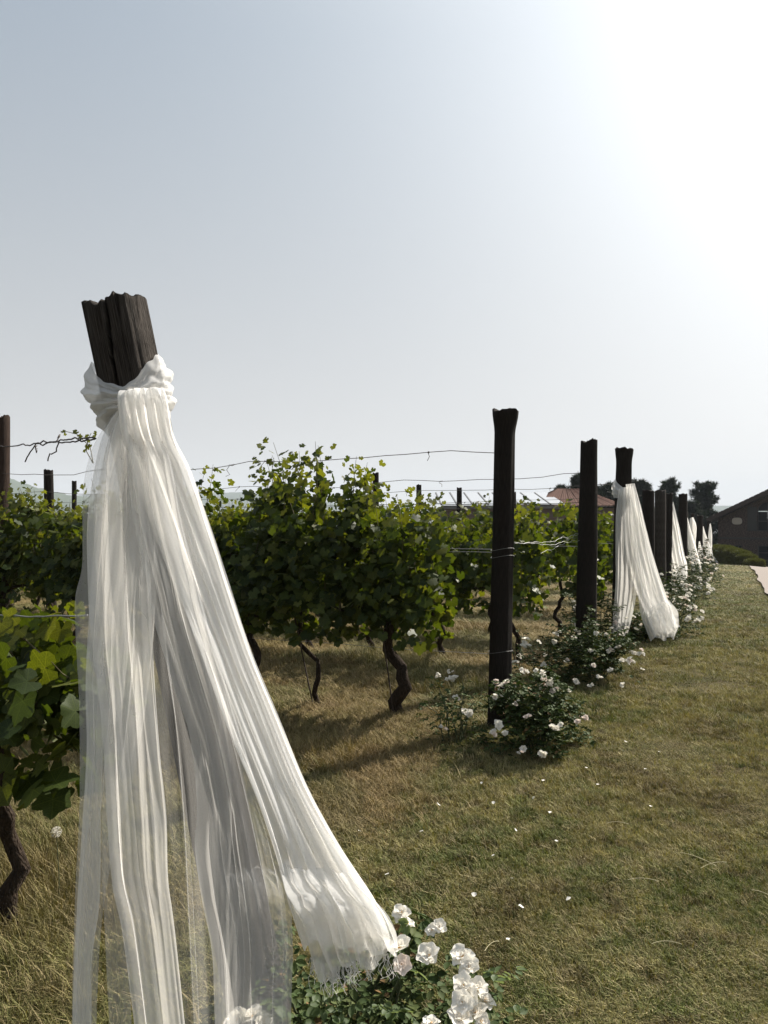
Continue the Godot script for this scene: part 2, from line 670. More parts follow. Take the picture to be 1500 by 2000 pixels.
func panel(called: String, parent: Node3D, m: Material, left: Array, right: Array, pleats: float, depth: float, over: float, seed_: int, nu: int, nv: int, hem := 0.0) -> MeshInstance3D:
	# one length of cloth hanging between two edges: broad soft pleats, and single folds that lap over themselves and wander down the cloth
	var g := Geo.new()
	var origin := parent.position
	rng.seed = seed_ * 97 + 5
	var folds := []
	for k in int(pleats * 1.9) + 2:
		folds.append([(k + rng.randf()) / (int(pleats * 1.9) + 2), r(-0.16, 0.16), r(0.006, 0.022) if rng.randf() < 0.7 else r(0.022, 0.06), r(0.8, 2.4), r(0.0, 90.0), r(-0.4, 0.5), r(0.75, 1.9), (1.0 if rng.randf() < 0.6 else -1.0)])
	g.grid(nu, nv, func(u, v):
		var a := along(left, v)
		var b := along(right, v)
		var wa := at(a.x, a.y, a.z)
		var wb := at(b.x, b.y, b.z)
		var wide: float = wa.distance_to(wb)
		var edge: float = smoothstep(0.0, 0.06, u) * smoothstep(1.0, 0.94, u)
		var ph: float = TAU * pleats * (u + 0.12 * noise.get_noise_2d(u * 28.0 + seed_ * 19.0, v * 16.0)) + 2.0 * noise.get_noise_2d(v * 22.0, seed_ * 7.0 + u * 14.0)
		var pitch: float = wide / pleats
		var soft: float = 0.25 + 1.5 * absf(noise.get_noise_2d(u * 40.0 + seed_ * 11.0, v * 20.0 + 50.0))
		var w: float = u + sin(ph) * over * 0.42 / pleats * soft * edge
		var z: float = cos(ph) * minf(depth, pitch * 0.5) * soft
		for f in folds:
			var c: float = f[0] + f[1] * v * v + 0.05 * noise.get_noise_2d(v * 26.0 + f[4], f[4] * 3.0)
			var s: float = (u - c) / f[2]
			if absf(s) < 3.2:
				var fade: float = smoothstep(f[5] - 0.12, f[5] + 0.12, v) * (1.0 - smoothstep(f[6] - 0.15, f[6] + 0.15, v))
				var e: float = exp(-s * s)
				w -= f[3] * (over / 0.3) * f[2] * s * e * fade * edge
				z += f[7] * e * minf(depth * 0.9, wide * f[2] * 1.3) * fade
		var q: Vector3 = wa.lerp(wb, clampf(w, 0.0, 1.0))
		z += depth * 1.7 * noise.get_noise_2d(u * 24.0 + seed_ * 5.0, v * 26.0)
		z += depth * 0.35 * noise.get_noise_2d(u * 80.0 + seed_ * 5.0, v * 120.0)
		q.z += z
		q.y += hem * maxf(0.0, v - 0.9) * 10.0 * noise.get_noise_2d(u * 70.0 + seed_ * 9.0, 5.0)
		return q - origin)
	return part(called, g.mesh(), m, parent)


func knot_band(parent: Node3D, center: Vector3, up: Vector3, rad: float, shape: Array, seed_: int, m: Material, folds := 5.0, n := 100) -> void:
	# cloth wound round the post; shape gives [top, bottom, bulge] in metres at the right, back, left and front of the post
	var g := Geo.new()
	var side := (Vector3.RIGHT - up * up.x).normalized()
	var fwd := side.cross(up)
	if fwd.z > 0.0:
		fwd = -fwd
	g.grid(n, 44, func(u, v):
		var a: float = u * TAU
		var f := fposmod(u * 4.0, 4.0)
		var k := int(f) % 4
		var t := smoothstep(0.0, 1.0, f - floorf(f))
		var top: float = lerpf(shape[k][0], shape[(k + 1) % 4][0], t)
		var bot: float = lerpf(shape[k][1], shape[(k + 1) % 4][1], t)
		var puff: float = sin(v * PI)
		var h: float = lerpf(top, bot, v) + 0.010 * (rad / 0.08) * noise.get_noise_2d(cos(a) * 40.0 + seed_, sin(a) * 40.0 + v * 20.0)
		var rr: float = rad + puff * lerpf(shape[k][2], shape[(k + 1) % 4][2], t)
		rr += 0.010 * (rad / 0.08) * noise.get_noise_3d(cos(a) * 30.0 + seed_ * 3.0, sin(a) * 30.0, v * 40.0) * puff
		rr += 0.0022 * (rad / 0.08) * sin(v * TAU * folds * 2.3 + 7.0 * noise.get_noise_2d(cos(a) * 34.0 + 60.0, sin(a) * 34.0)) * puff
		rr += 0.006 * (rad / 0.08) * sin(v * TAU * folds + 4.0 * noise.get_noise_2d(cos(a) * 26.0, sin(a) * 26.0 + seed_ * 9.0)) * puff
		return center - parent.position + (side * cos(a) + fwd * sin(a)) * rr + up * h)
	part("knot_band", g.mesh(), m, parent)


func fringe(parent: Node3D, edge: Array, count: int, len_: float, seed_: int) -> void:
	rng.seed = seed_
	var g := Geo.new()
	for k in count:
		var e := along(edge, rng.randf())
		var p := at(e.x, e.y, e.z) - parent.position
		var path := PackedVector3Array()
		var drift := Vector3(r(-0.25, 0.25), -1.0, r(-0.2, 0.2))
		var curl := r(0.0, 0.012)
		var ln := len_ * r(0.25, 1.0)
		for s in 7:
			var t := s / 6.0
			path.append(p + Vector3(0, 0.012, 0) + drift * ln * t + Vector3(sin(t * 9.0 + k), 0, cos(t * 8.0 + k)) * curl * t)
		g.tube(path, [0.0011, 0.001, 0.0009, 0.0008, 0.0007, 0.0006, 0.0005], 3)
	var o := part("fringe", g.mesh(), M.thick_tulle, parent)
	o.set_meta("kind", "stuff")


# ---------- roses ----------

func make_rose(label: String, base: Vector3, rx: float, rz: float, height: float, o: Dictionary) -> Node3D:
	var root := thing("rose_bush", label, "rose bush", base, "rose bushes at the row ends")
	rng.seed = o.seed
	var stems: int = o.stems
	var tips := []
	for k in stems:
		var a := TAU * k / stems + r(-0.3, 0.3)
		var reach := r(0.35, 1.0)
		var end := Vector3(cos(a) * rx * reach, height * r(0.55, 1.0) * (1.25 - 0.4 * reach), sin(a) * rz * reach)
		var path := PackedVector3Array()
		for s in 7:
			var t := s / 6.0
			path.append(Vector3(cos(a) * 0.03, -0.03, sin(a) * 0.03).lerp(end, t) + Vector3(0, 0.10 * height * sin(t * PI), 0) + Vector3(noise.get_noise_2d(t * 50.0, k * 9.0 + o.seed), 0, noise.get_noise_2d(t * 50.0, k * 5.0 + 30.0)) * 0.05)
		var g := Geo.new()
		g.tube(path, [0.0055, 0.005, 0.0042, 0.0036, 0.003, 0.0025, 0.0016], 5)
		part("stem", g.mesh(), M.stem, root)
		tips.append(path)
	# leaves: sprays of leaflets along the stems and filling the crown
	var trs := []
	var n: int = o.leaves
	while trs.size() < n:
		var p: Vector3
		if rng.randf() < 0.45:
			var path: PackedVector3Array = tips[rng.randi_range(0, stems - 1)]
			p = path[rng.randi_range(2, 6)] + Vector3(r(-0.05, 0.05), r(-0.04, 0.05), r(-0.05, 0.05))
		else:
			var a := r(0, TAU)
			var q := sqrt(r(0.05, 1.0))
			p = Vector3(cos(a) * rx * q, 0, sin(a) * rz * q)
			p.y = height * r(0.06, 1.0) * sqrt(maxf(0.05, 1.08 - q * q))
			if coarse.get_noise_3dv((p + base) * 60.0) < -0.05:
				continue
		# a leaflet spray of three
		var d := Vector3(r(-1, 1), r(-0.5, 0.7), r(-1, 1)).normalized()
		var nn := Vector3(r(-0.6, 0.6), 1.0, r(-0.6, 0.6))
		var size: float = o.leaf * r(0.65, 1.2)
		for s in [-1, 0, 1]:
			var dd := d.rotated(Vector3.UP, s * 0.9)
			trs.append(Transform3D(leaf_basis(nn + Vector3(r(-0.3, 0.3), 0, r(-0.3, 0.3)), dd, size), p + dd * size * 0.25))
	var cam := -base + Vector3(0, EYE, 0)
	trs.sort_custom(func(a, b): return a.origin.distance_squared_to(cam) < b.origin.distance_squared_to(cam))
	var parts: int = o.get("parts", 0)
	for k in parts:
		part("leaf", rose_leaf, M.rose_leaf_part, root, trs[k])
	var where := []
	var tint := []
	for k in range(parts, trs.size()):
		where.append(trs[k])
		var c := Color(0.040, 0.064, 0.020).lerp(Color(0.085, 0.100, 0.034), pow(rng.randf(), 2.0))
		if rng.randf() < 0.05:
			c = Color(0.16, 0.10, 0.045)
		tint.append(c * r(0.8, 1.15))
	many("leaves", rose_leaf, M.rose_leaf, root, where, tint)
	# blossoms
	var list: Array = o.get("blossoms", [])
	for e in list:
		var size: float = e[3] if e.size() > 3 else 0.026
		var middle := at(e[0], e[1], e[2]) - base
		if o.get("petals", false):
			make_flower(root, middle, size, true)
			continue
		for q in rng.randi_range(2, 4):
			make_flower(root, middle + Vector3(r(-1, 1), r(-0.7, 0.7), r(-0.8, 0.8)) * size * 0.85, size * r(0.5, 0.78), false)
	for k in o.get("random", 0):
		var a := r(0, TAU)
		var q := sqrt(r(0.1, 1.0))
		var p := Vector3(cos(a) * rx * q, 0, sin(a) * rz * q)
		p.y = height * r(0.45, 1.0) * sqrt(maxf(0.15, 1.1 - q * q)) + 0.03
		make_flower(root, p, r(0.022, 0.034) * o.get("bloom", 1.0), false)
	return root


func make_flower(root: Node3D, p: Vector3, size: float, petals: bool) -> void:
	var face := Vector3(r(-0.45, 0.45), r(0.5, 1.0), r(0.0, 0.8)).normalized()
	var b := leaf_basis(face.cross(Vector3.RIGHT), face, 1.0)
	b = b * Basis(Vector3.UP, r(0, TAU))
	var blush := rng.randf() < 0.14
	var m: Material = M.petal_blush if blush else M.petal
	if not petals:
		part("blossom", blossom_meshes[rng.randi_range(0, 4)], m, root, Transform3D(b.scaled(Vector3.ONE * size), p))
		return
	var heart := SphereMesh.new()
	heart.radius = size * 0.20
	heart.height = size * 0.3
	heart.radial_segments = 8
	heart.rings = 4
	var o := part("blossom", heart, M.stamen, root, Transform3D(b, p))
	for layer in 3:
		var n: int = [6, 5, 4][layer]
		for k in n:
			var s: float = size * [1.08, 0.66, 0.36][layer] * r(0.85, 1.12)
			var pb := Basis(Vector3.UP, TAU * (k + layer * 0.5) / n + r(-0.25, 0.25)) * Basis(Vector3.RIGHT, -[0.05, 0.34, 0.75][layer] + r(-0.25, 0.25))
			part("petal", rose_petals[rng.randi_range(0, 3)], m, o, Transform3D(pb.scaled(Vector3.ONE * s), Vector3(0, size * 0.04 * layer, 0)))


# ---------- ground ----------

func is_vineyard(x: float, z: float) -> float:
	# 1 under the vine rows, 0 out on the mown lawn; the edge runs along the end posts
	var d := -z
	var edge := -1.0 + 0.44 * (d - 1.9)
	return 1.0 - smoothstep(-0.35, 0.45, x - edge + 0.35 * coarse.get_noise_2d(x * 30.0, z * 30.0))


func turf(x: float, z: float) -> Color:
	# what grows there: green blades, straw, brown thatch, in patches
	var a := coarse.get_noise_2d(x * 9.0 + 300.0, z * 9.0) * 1.3
	var b := noise.get_noise_2d(x * 30.0, z * 30.0 + 77.0) * 1.4
	var f := noise.get_noise_2d(x * 150.0 + 40.0, z * 150.0) * 1.5
	var t := clampf(0.5 + a * 0.7 + b * 0.40 + f * 0.45, 0.0, 1.0)
	var green := Color(0.148, 0.165, 0.052)
	var straw := Color(0.310, 0.275, 0.120)
	var brown := Color(0.165, 0.125, 0.058)
	var c := green.lerp(straw, smoothstep(0.35, 0.95, t))
	var k := smoothstep(0.1, 0.55, noise.get_noise_2d(x * 22.0 + 500.0, z * 22.0))
	c = c.lerp(brown, k * 0.7)
	return c.lerp(Color(0.120, 0.078, 0.042), 0.65 * smoothstep(0.12, 0.45, noise.get_noise_2d(x * 190.0 + 900.0, z * 190.0)))


func make_ground() -> void:
	var g := Geo.new()
	# rings of quads that widen with distance, out to the horizon
	var rows := []
	var d := -6.0
	while d < 3200.0:
		rows.append(d)
		d += 0.10 if d < 8.0 else 0.10 + (d - 8.0) * 0.035
	var cols := 150
	for y in rows.size():
		var dd: float = rows[y]
		var half := 7.0 + maxf(dd, 0.0) * 1.15
		for x in cols + 1:
			var s := float(x) / cols * 2.0 - 1.0
			var wx := s * half
			var h := lift(wx, -dd)
			if dd < 15.0:
				h += smoothstep(15.0, 11.0, dd) * (0.018 * noise.get_noise_2d(wx * 28.0, dd * 28.0) + 0.03 * coarse.get_noise_2d(wx * 16.0, dd * 16.0))
			var c := turf(wx, -dd)
			var soil := Color(0.075, 0.058, 0.034)
			c = c.lerp(soil, 0.55 if dd < 16.0 else 0.30)
			if dd > 70.0:
				c = Color(0.10, 0.115, 0.045).lerp(Color(0.06, 0.08, 0.03), 0.5 + 0.5 * coarse.get_noise_2d(wx * 0.8, dd * 0.8))
			g.add(Vector3(wx, h, -dd), Vector2(wx, dd), c)
	for y in rows.size() - 1:
		for x in cols:
			var a := y * (cols + 1) + x
			g.quad(a, a + cols + 1, a + cols + 2, a + 1)
	var m := mat(Color.WHITE, 0.95, 0.2)
	m.vertex_color_use_as_albedo = true
	m.albedo_texture = noise_tex(0.035, Color(0.58, 0.56, 0.50), Color(1, 1, 1), 512, 6, 33)
	m.uv1_triplanar = true
	m.uv1_world_triplanar = true
	m.uv1_scale = Vector3(1.7, 1.7, 1.7)
	m.heightmap_enabled = true
	m.heightmap_texture = noise_tex(0.06, Color.BLACK, Color.WHITE, 512, 6, 34)
	m.heightmap_scale = 2.5
	var o := single("ground", g.mesh(), m)
	o.set_meta("kind", "structure")


func tuft_mesh(seed_: int, blades: int, tall: float, wide: float, spread_: float, lean: float) -> ArrayMesh:
	rng.seed = seed_
	var g := Geo.new()
	for k in blades:
		var a := r(0, TAU)
		var root := Vector3(r(-1, 1) * spread_, -0.006, r(-1, 1) * spread_)
		var h := tall * r(0.45, 1.0)
		var out := Vector3(cos(a), 0, sin(a)) * lean * h * r(0.3, 1.3)
		var side := Vector3(-sin(a), 0, cos(a)) * wide * r(0.7, 1.2)
		var shade := Color.WHITE * r(0.75, 1.15)
		var b0 := g.add(root - side, Vector2.ZERO, shade)
		var b1 := g.add(root + side, Vector2.ZERO, shade)
		var m := root + Vector3(0, h * 0.62, 0) + out * 0.4
		var c0 := g.add(m - side * 0.7, Vector2.ZERO, shade)
		var c1 := g.add(m + side * 0.7, Vector2.ZERO, shade)
		var t := g.add(root + Vector3(0, h * r(0.75, 1.0), 0) + out, Vector2.ZERO, shade)
		g.quad(b0, c0, c1, b1)
		g.tri(c0, t, c1)
	return g.mesh()


func make_grass() -> void:
	var kinds := []
	for k in 3:
		kinds.append(tuft_mesh(300 + k, 14, 0.036, 0.0016, 0.022, 0.9))
	var tall := []
	for k in 3:
		tall.append(tuft_mesh(320 + k, 12, 0.125, 0.0018, 0.034, 0.85))
	var where := [[], [], []]
	var tint := [[], [], []]
	var twhere := [[], [], []]
	var ttint := [[], [], []]
	rng.seed = 4242
	for k in 215000:
		var d := 1.55 * exp(rng.randf() * log(42.0 / 1.55))
		var x := r(-0.66, 0.58) * (d + 1.1)
		var z := -d
		var vine := is_vineyard(x, z)
		var which := rng.randi_range(0, 2)
		var far := maxf(1.0, pow(d / 4.0, 0.75))
		var c := turf(x, z) * r(0.60, 1.40)
		if rng.randf() < 0.22:
			c = Color(0.36, 0.30, 0.16) * r(0.7, 1.2)
		elif rng.randf() < 0.10:
			c = Color(0.085, 0.105, 0.028) * r(0.7, 1.2)
		var clump := noise.get_noise_2d(x * 60.0, z * 60.0)
		if vine < rng.randf():
			var drive := x - (8.7 + 0.4545 * (d - 17.6))
			if drive > -0.1 and d > 14.0:
				continue
			var s := r(0.7, 1.3) * (1.0 + 0.5 * clump)
			where[which].append(Transform3D(Basis(Vector3.UP, r(0, TAU)).scaled(Vector3(s * far, s * minf(far, 1.5), s * far)), ground(x, z) + Vector3(0, 0.010, 0)))
			tint[which].append(c)
		else:
			var h := r(0.35, 1.0) * (0.75 + 1.2 * maxf(0.0, coarse.get_noise_2d(x * 22.0, z * 22.0 + 900.0)))
			if rng.randf() < 0.35:
				h *= 0.4
			if coarse.get_noise_2d(x * 18.0 + 50.0, z * 18.0) > 0.02:
				c = c.lerp(Color(0.27, 0.180, 0.085), 0.55)
			else:
				c = c.lerp(Color(0.20, 0.150, 0.070), 0.35)
			twhere[which].append(Transform3D(Basis(Vector3.UP, r(0, TAU)).scaled(Vector3(far * 0.9, h, far * 0.9)), ground(x, z) + Vector3(0, 0.004, 0)))
			ttint[which].append(c)
	for k in 3:
		var o := many(numbered("lawn_grass"), kinds[k], M.grass, self, where[k], tint[k])
		tag(o, ["short dry olive grass of the mown lawn", "short straw and green blades spread over the lawn", "short clipped blades all over the sloping lawn"][k], "grass")
		o = many(numbered("vineyard_grass"), tall[k], M.grass, self, twhere[k], ttint[k])
		tag(o, ["taller dry brown grass under the vines", "unmown straw coloured grass between the vine rows", "loose wispy grass growing around the vine trunks"][k], "grass")


# ---------- far buildings and trees ----------

func make_drive() -> void:
	var g := Geo.new()
	var a := PackedVector2Array([Vector2(6.4, 12.6), Vector2(7.6, 15.2), Vector2(8.7, 17.6), Vector2(10.9, 22.5), Vector2(13.1, 27.3), Vector2(15.4, 32.5), Vector2(17.4, 37.0)])
	for k in 48:
		var f := k / 47.0 * 6.0
		var q := mini(int(f), 5)
		var p := a[q].lerp(a[q + 1], f - q)
		p.x += 0.12 * noise.get_noise_1d(p.y * 8.0)
		for s in 9:
			var x := p.x + s * 2.0
			g.add(ground(x, -p.y) + Vector3(0, 0.05, 0), Vector2(x, p.y))
	for k in 47:
		for s in 8:
			var b := k * 9 + s
			g.quad(b, b + 9, b + 10, b + 1)
	var m := mat(Color.WHITE, 0.95, 0.2)
	m.albedo_texture = noise_tex(0.08, lin(0.20, 0.17, 0.15), lin(0.33, 0.29, 0.26), 512, 5, 41)
	m.uv1_triplanar = true
	m.uv1_world_triplanar = true
	m.uv1_scale = Vector3(0.8, 0.8, 0.8)
	var o := single("gravel_drive", g.mesh(), m)
	o.set_meta("kind", "structure")


func box_part(called: String, lo: Vector3, hi: Vector3, m: Material, parent: Node3D, t := Transform3D()) -> MeshInstance3D:
	var g := Geo.new()
	g.box(lo, hi, t)
	return part(called, g.mesh(true), m, parent)


func make_window(parent: Node3D, x0: float, x1: float, y0: float, y1: float, z: float, cols: int, rows: int, arch: bool) -> void:
	# frame with mullions around separate panes, set back in the wall opening
	var w := Node3D.new()
	w.name = "window"
	parent.add_child(w, true)
	var g := Geo.new()
	var b := 0.07
	var top := y1
	g.box(Vector3(x0, y0, z - 0.04), Vector3(x0 + b, top, z + 0.04))
	g.box(Vector3(x1 - b, y0, z - 0.04), Vector3(x1, top, z + 0.04))
	g.box(Vector3(x0 + b, y0, z - 0.04), Vector3(x1 - b, y0 + b, z + 0.04))
	if not arch:
		g.box(Vector3(x0 + b, top - b, z - 0.04), Vector3(x1 - b, top, z + 0.04))
	else:
		var mid := Vector3((x0 + x1) * 0.5, top, z)
		var rr := (x1 - x0) * 0.5 - 0.035
		var path := PackedVector3Array()
		for k in 13:
			var a := PI * k / 12.0
			path.append(mid + Vector3(cos(a) * rr, sin(a) * rr, 0))
		g.tube(path, [0.04], 5)
	for c in range(1, cols):
		var x := lerpf(x0, x1, float(c) / cols)
		g.box(Vector3(x - 0.02, y0 + b, z - 0.025), Vector3(x + 0.02, top + ((x1 - x0) * 0.46 if arch else -b), z + 0.025))
	for q in range(1, rows):
		var y := lerpf(y0, y1, float(q) / rows)
		g.box(Vector3(x0 + b, y - 0.02, z - 0.022), Vector3(x1 - b, y + 0.02, z + 0.022))
	part("frame", g.mesh(true), M.frame, w)
	for c in cols:
		for q in rows:
			box_part("pane", Vector3(lerpf(x0, x1, float(c) / cols) + 0.03, lerpf(y0, y1, float(q) / rows) + 0.03, z - 0.008), Vector3(lerpf(x0, x1, float(c + 1) / cols) - 0.03, lerpf(y0, y1, float(q + 1) / rows) - 0.03, z + 0.008), M.glass, w)
	if arch:
		g = Geo.new()
		var mid := Vector3((x0 + x1) * 0.5, top + 0.03, z)
		var c0 := g.add(mid)
		for k in 13:
			var a := PI * k / 12.0
			g.add(mid + Vector3(cos(a), sin(a), 0) * ((x1 - x0) * 0.5 - 0.06))
		for k in 12:
			g.tri(c0, c0 + 1 + k, c0 + 2 + k)
		part("fanlight", g.mesh(), M.glass, w)


func csg_box(lo: Vector3, hi: Vector3, parent: Node3D) -> void:
	var b := CSGBox3D.new()
	b.name = "opening"
	b.size = hi - lo
	b.position = (lo + hi) * 0.5
	b.operation = CSGShape3D.OPERATION_SUBTRACTION
	parent.add_child(b, true)


func make_brick_house() -> void:
	var brick := mat(Color.WHITE, 0.95, 0.2)
	brick.albedo_texture = noise_tex(0.05, lin(0.012, 0.009, 0.008), lin(0.24, 0.175, 0.145), 512, 5, 51)
	brick.uv1_triplanar = true
	brick.uv1_scale = Vector3(0.25, 1.0, 0.25)
	brick.heightmap_enabled = true
	brick.heightmap_texture = noise_tex(0.06, Color.BLACK, Color.WHITE, 256, 4, 52)
	brick.heightmap_scale = 4.0
	var trim := mat(lin(0.05, 0.042, 0.036), 0.8)
	M.frame = mat(lin(0.03, 0.028, 0.026), 0.6)
	M.glass = mat(lin(0.012, 0.013, 0.015), 0.25, 0.22)
	var tile := mat(lin(0.045, 0.030, 0.024), 0.9)
	var turn := -0.50
	var base := Vector3(25.9, -3.2, -60.0) + Vector3(7.9, 0, 0).rotated(Vector3.UP, turn)
	var o := thing("brick_house", "dark brick gabled house behind the clipped hedge", "house", base)
	o.rotation.y = turn
	var wall := CSGCombiner3D.new()
	wall.name = "wall"
	wall.material_override = brick
	o.add_child(wall)
	var poly := CSGPolygon3D.new()
	poly.name = "gable"
	poly.polygon = PackedVector2Array([Vector2(-7.9, 0), Vector2(-7.9, 4.15), Vector2(0, 8.2), Vector2(7.9, 4.15), Vector2(7.9, 0)])
	poly.depth = 0.5
	poly.material = brick
	wall.add_child(poly)
	# openings: arched window above, doors and windows below
	csg_box(Vector3(-5.15, 3.25, -1), Vector3(-3.75, 4.75, 1), wall)
	var cyl := CSGCylinder3D.new()
	cyl.name = "arch"
	cyl.radius = 0.7
	cyl.height = 2.0
	cyl.sides = 24
	cyl.rotation.x = PI / 2
	cyl.position = Vector3(-4.45, 4.75, 0)
	cyl.operation = CSGShape3D.OPERATION_SUBTRACTION
	wall.add_child(cyl)
	for e in [[-7.6, -6.9], [-6.75, -6.2], [-5.1, -3.6], [-3.2, -2.0]]:
		csg_box(Vector3(e[0], 0.5, -1), Vector3(e[1], 2.15, 1), wall)
		make_window(o, e[0], e[1], 0.5, 2.15, -0.25, 2, 3, false)
	make_window(o, -5.15, -3.75, 3.25, 4.75, -0.25, 2, 2, true)
	for s in [-1, 1]:
		box_part("shutter", Vector3(-0.32, 3.25, 0.02), Vector3(0.32, 5.1, 0.07), M.frame, o, Transform3D(Basis(), Vector3(-4.45 + s * 1.05, 0, 0)))
	box_part("string_course", Vector3(-7.95, 2.62, 0.003), Vector3(7.95, 2.76, 0.10), trim, o)
	var pl := Geo.new()
	var c0 := pl.add(Vector3(-6.55, 4.0, 0.09))
	for k in 28:
		var a := TAU * k / 28
		var e := Vector2(signf(cos(a)) * pow(absf(cos(a)), 0.7), signf(sin(a)) * pow(absf(sin(a)), 0.7))
		pl.add(Vector3(-6.55 + e.x * 0.34, 4.0 + e.y * 0.25, 0.09))
		pl.add(Vector3(-6.55 + e.x * 0.36, 4.0 + e.y * 0.27, -0.02))
	for k in 28:
		var a := 1 + k * 2
		var b := 1 + (k + 1) % 28 * 2
		pl.tri(c0, a, b)
		pl.quad(a, a + 1, b + 1, b)
	part("plaque", pl.mesh(true), mat(lin(0.42, 0.38, 0.33), 0.8), o)
	for s in [-1, 1]:
		var ang := atan2(4.05, 7.9)
		var t := Transform3D(Basis(Vector3.BACK, -ang * s), Vector3(0, 8.28, 0))
		var g := Geo.new()
		var a := Vector3(0.0 if s > 0 else -9.6, 0.0, -13.0)
		var b := Vector3(9.6 if s > 0 else 0.0, 0.30, 0.85)
		g.box(a, b, t)
		part("roof_slope", g.mesh(true), tile, o)
		# rows of tiles standing proud of the slope
		for k in 24:
			g = Geo.new()
			g.box(Vector3(s * (0.2 + k * 0.39) - 0.17, 0.303, -12.9), Vector3(s * (0.2 + k * 0.39) + 0.17, 0.345, 0.8), t)
			part("tile_course", g.mesh(true), tile, o)
	for s in [-1, 1]:
		box_part("side_wall", Vector3(-0.25, 0, -12.4), Vector3(0.25, 4.1, -0.503), brick, o, Transform3D(Basis(), Vector3(s * 7.6, 0, 0)))
	box_part("floor", Vector3(-7.3, 0.02, -12.3), Vector3(7.3, 0.1, -0.51), trim, o)
	box_part("rear_wall", Vector3(-7.3, 0.1, -12.4), Vector3(7.3, 4.1, -12.1), brick, o)
	box_part("ceiling", Vector3(-7.3, 2.7, -12.0), Vector3(7.3, 2.8, -0.52), trim, o)


func make_farmhouse() -> void:
	var D := 46.0
	var base := ground(11.9, -48.0)
	var o := thing("tiled_farmhouse", "low farmhouse with terracotta tiled hip roof beyond the vines", "house", base)
	var wallm := mat(lin(0.12, 0.085, 0.07), 0.95)
	var clay := mat(Color.WHITE, 0.9, 0.2)
	clay.albedo_texture = noise_tex(0.05, lin(0.05, 0.026, 0.020), lin(0.20, 0.110, 0.085), 256, 4, 61)
	clay.uv1_triplanar = true
	clay.uv1_scale = Vector3(0.8, 0.8, 0.8)
	var eave := at(1000, 990, D).y - base.y
	var ridge := at(1000, 953, D).y - base.y
	box_part("wall", Vector3(-2.2, 0, -5.5), Vector3(2.6, eave - 0.05, 0), wallm, o)
	# hip roof: four slopes built as courses of half-round tiles
	var e0 := Vector3(-2.6, eave, 0.4)
	var e1 := Vector3(3.0, eave, 0.4)
	var e2 := Vector3(3.0, eave, -5.9)
	var e3 := Vector3(-2.6, eave, -5.9)
	var t0 := Vector3(-0.6, ridge, -2.4)
	var t1 := Vector3(0.9, ridge, -2.4)
	for q in [[e0, e1, t1, t0], [e1, e2, t1, t1], [e2, e3, t0, t1], [e3, e0, t0, t0]]:
		var g := Geo.new()
		g.grid(64, 12, func(u, v):
			var p: Vector3 = q[0].lerp(q[1], u).lerp(q[3].lerp(q[2], u), v)
			return p + Vector3(0, 0.09 * absf(sin(u * 24.0 * PI)) + 0.03 * (1.0 - fposmod(v * 12.0, 1.0)), 0))
		part("roof_slope", g.mesh(), clay, o)
	# glazed lean-to running left from the house
	var gl := thing("glasshouse", "long low glasshouse roof of pale panes behind the vines", "greenhouse", ground(7.0, -46.0))
	var alu := mat(lin(0.10, 0.10, 0.10), 0.5)
	var pane := mat(lin(0.42, 0.44, 0.47), 0.22, 0.6)
	var y0 := at(1000, 985.5, D).y - gl.position.y
	var y1 := at(1000, 970, D).y - gl.position.y + 0.35
	var x0 := (862.0 - 750.0) / FOCAL * D - gl.position.x
	var x1 := (1106.0 - 750.0) / FOCAL * D - gl.position.x
	box_part("brick_wall", Vector3(x0, 0, -5.0), Vector3(x1, y0 - 0.25, -0.1), wallm, gl)
	var ang := atan2(y1 - y0, 5.0)
	var t := Transform3D(Basis(Vector3.RIGHT, ang), Vector3(0, y0, 0))
	var n := 8
	for k in n:
		var a := lerpf(x0, x1, float(k) / n)
		var b := lerpf(x0, x1, float(k + 1) / n)
		box_part("pane", Vector3(a + 0.05, -0.01, -5.0), Vector3(b - 0.05, 0.02, 0), pane, gl, t)
		box_part("glazing_bar", Vector3(a - 0.04, -0.04, -5.0), Vector3(a + 0.04, 0.05, 0), alu, gl, t)
	box_part("gutter", Vector3(x0, y0 - 0.25, -0.05), Vector3(x1, y0 - 0.05, 0.12), alu, gl)


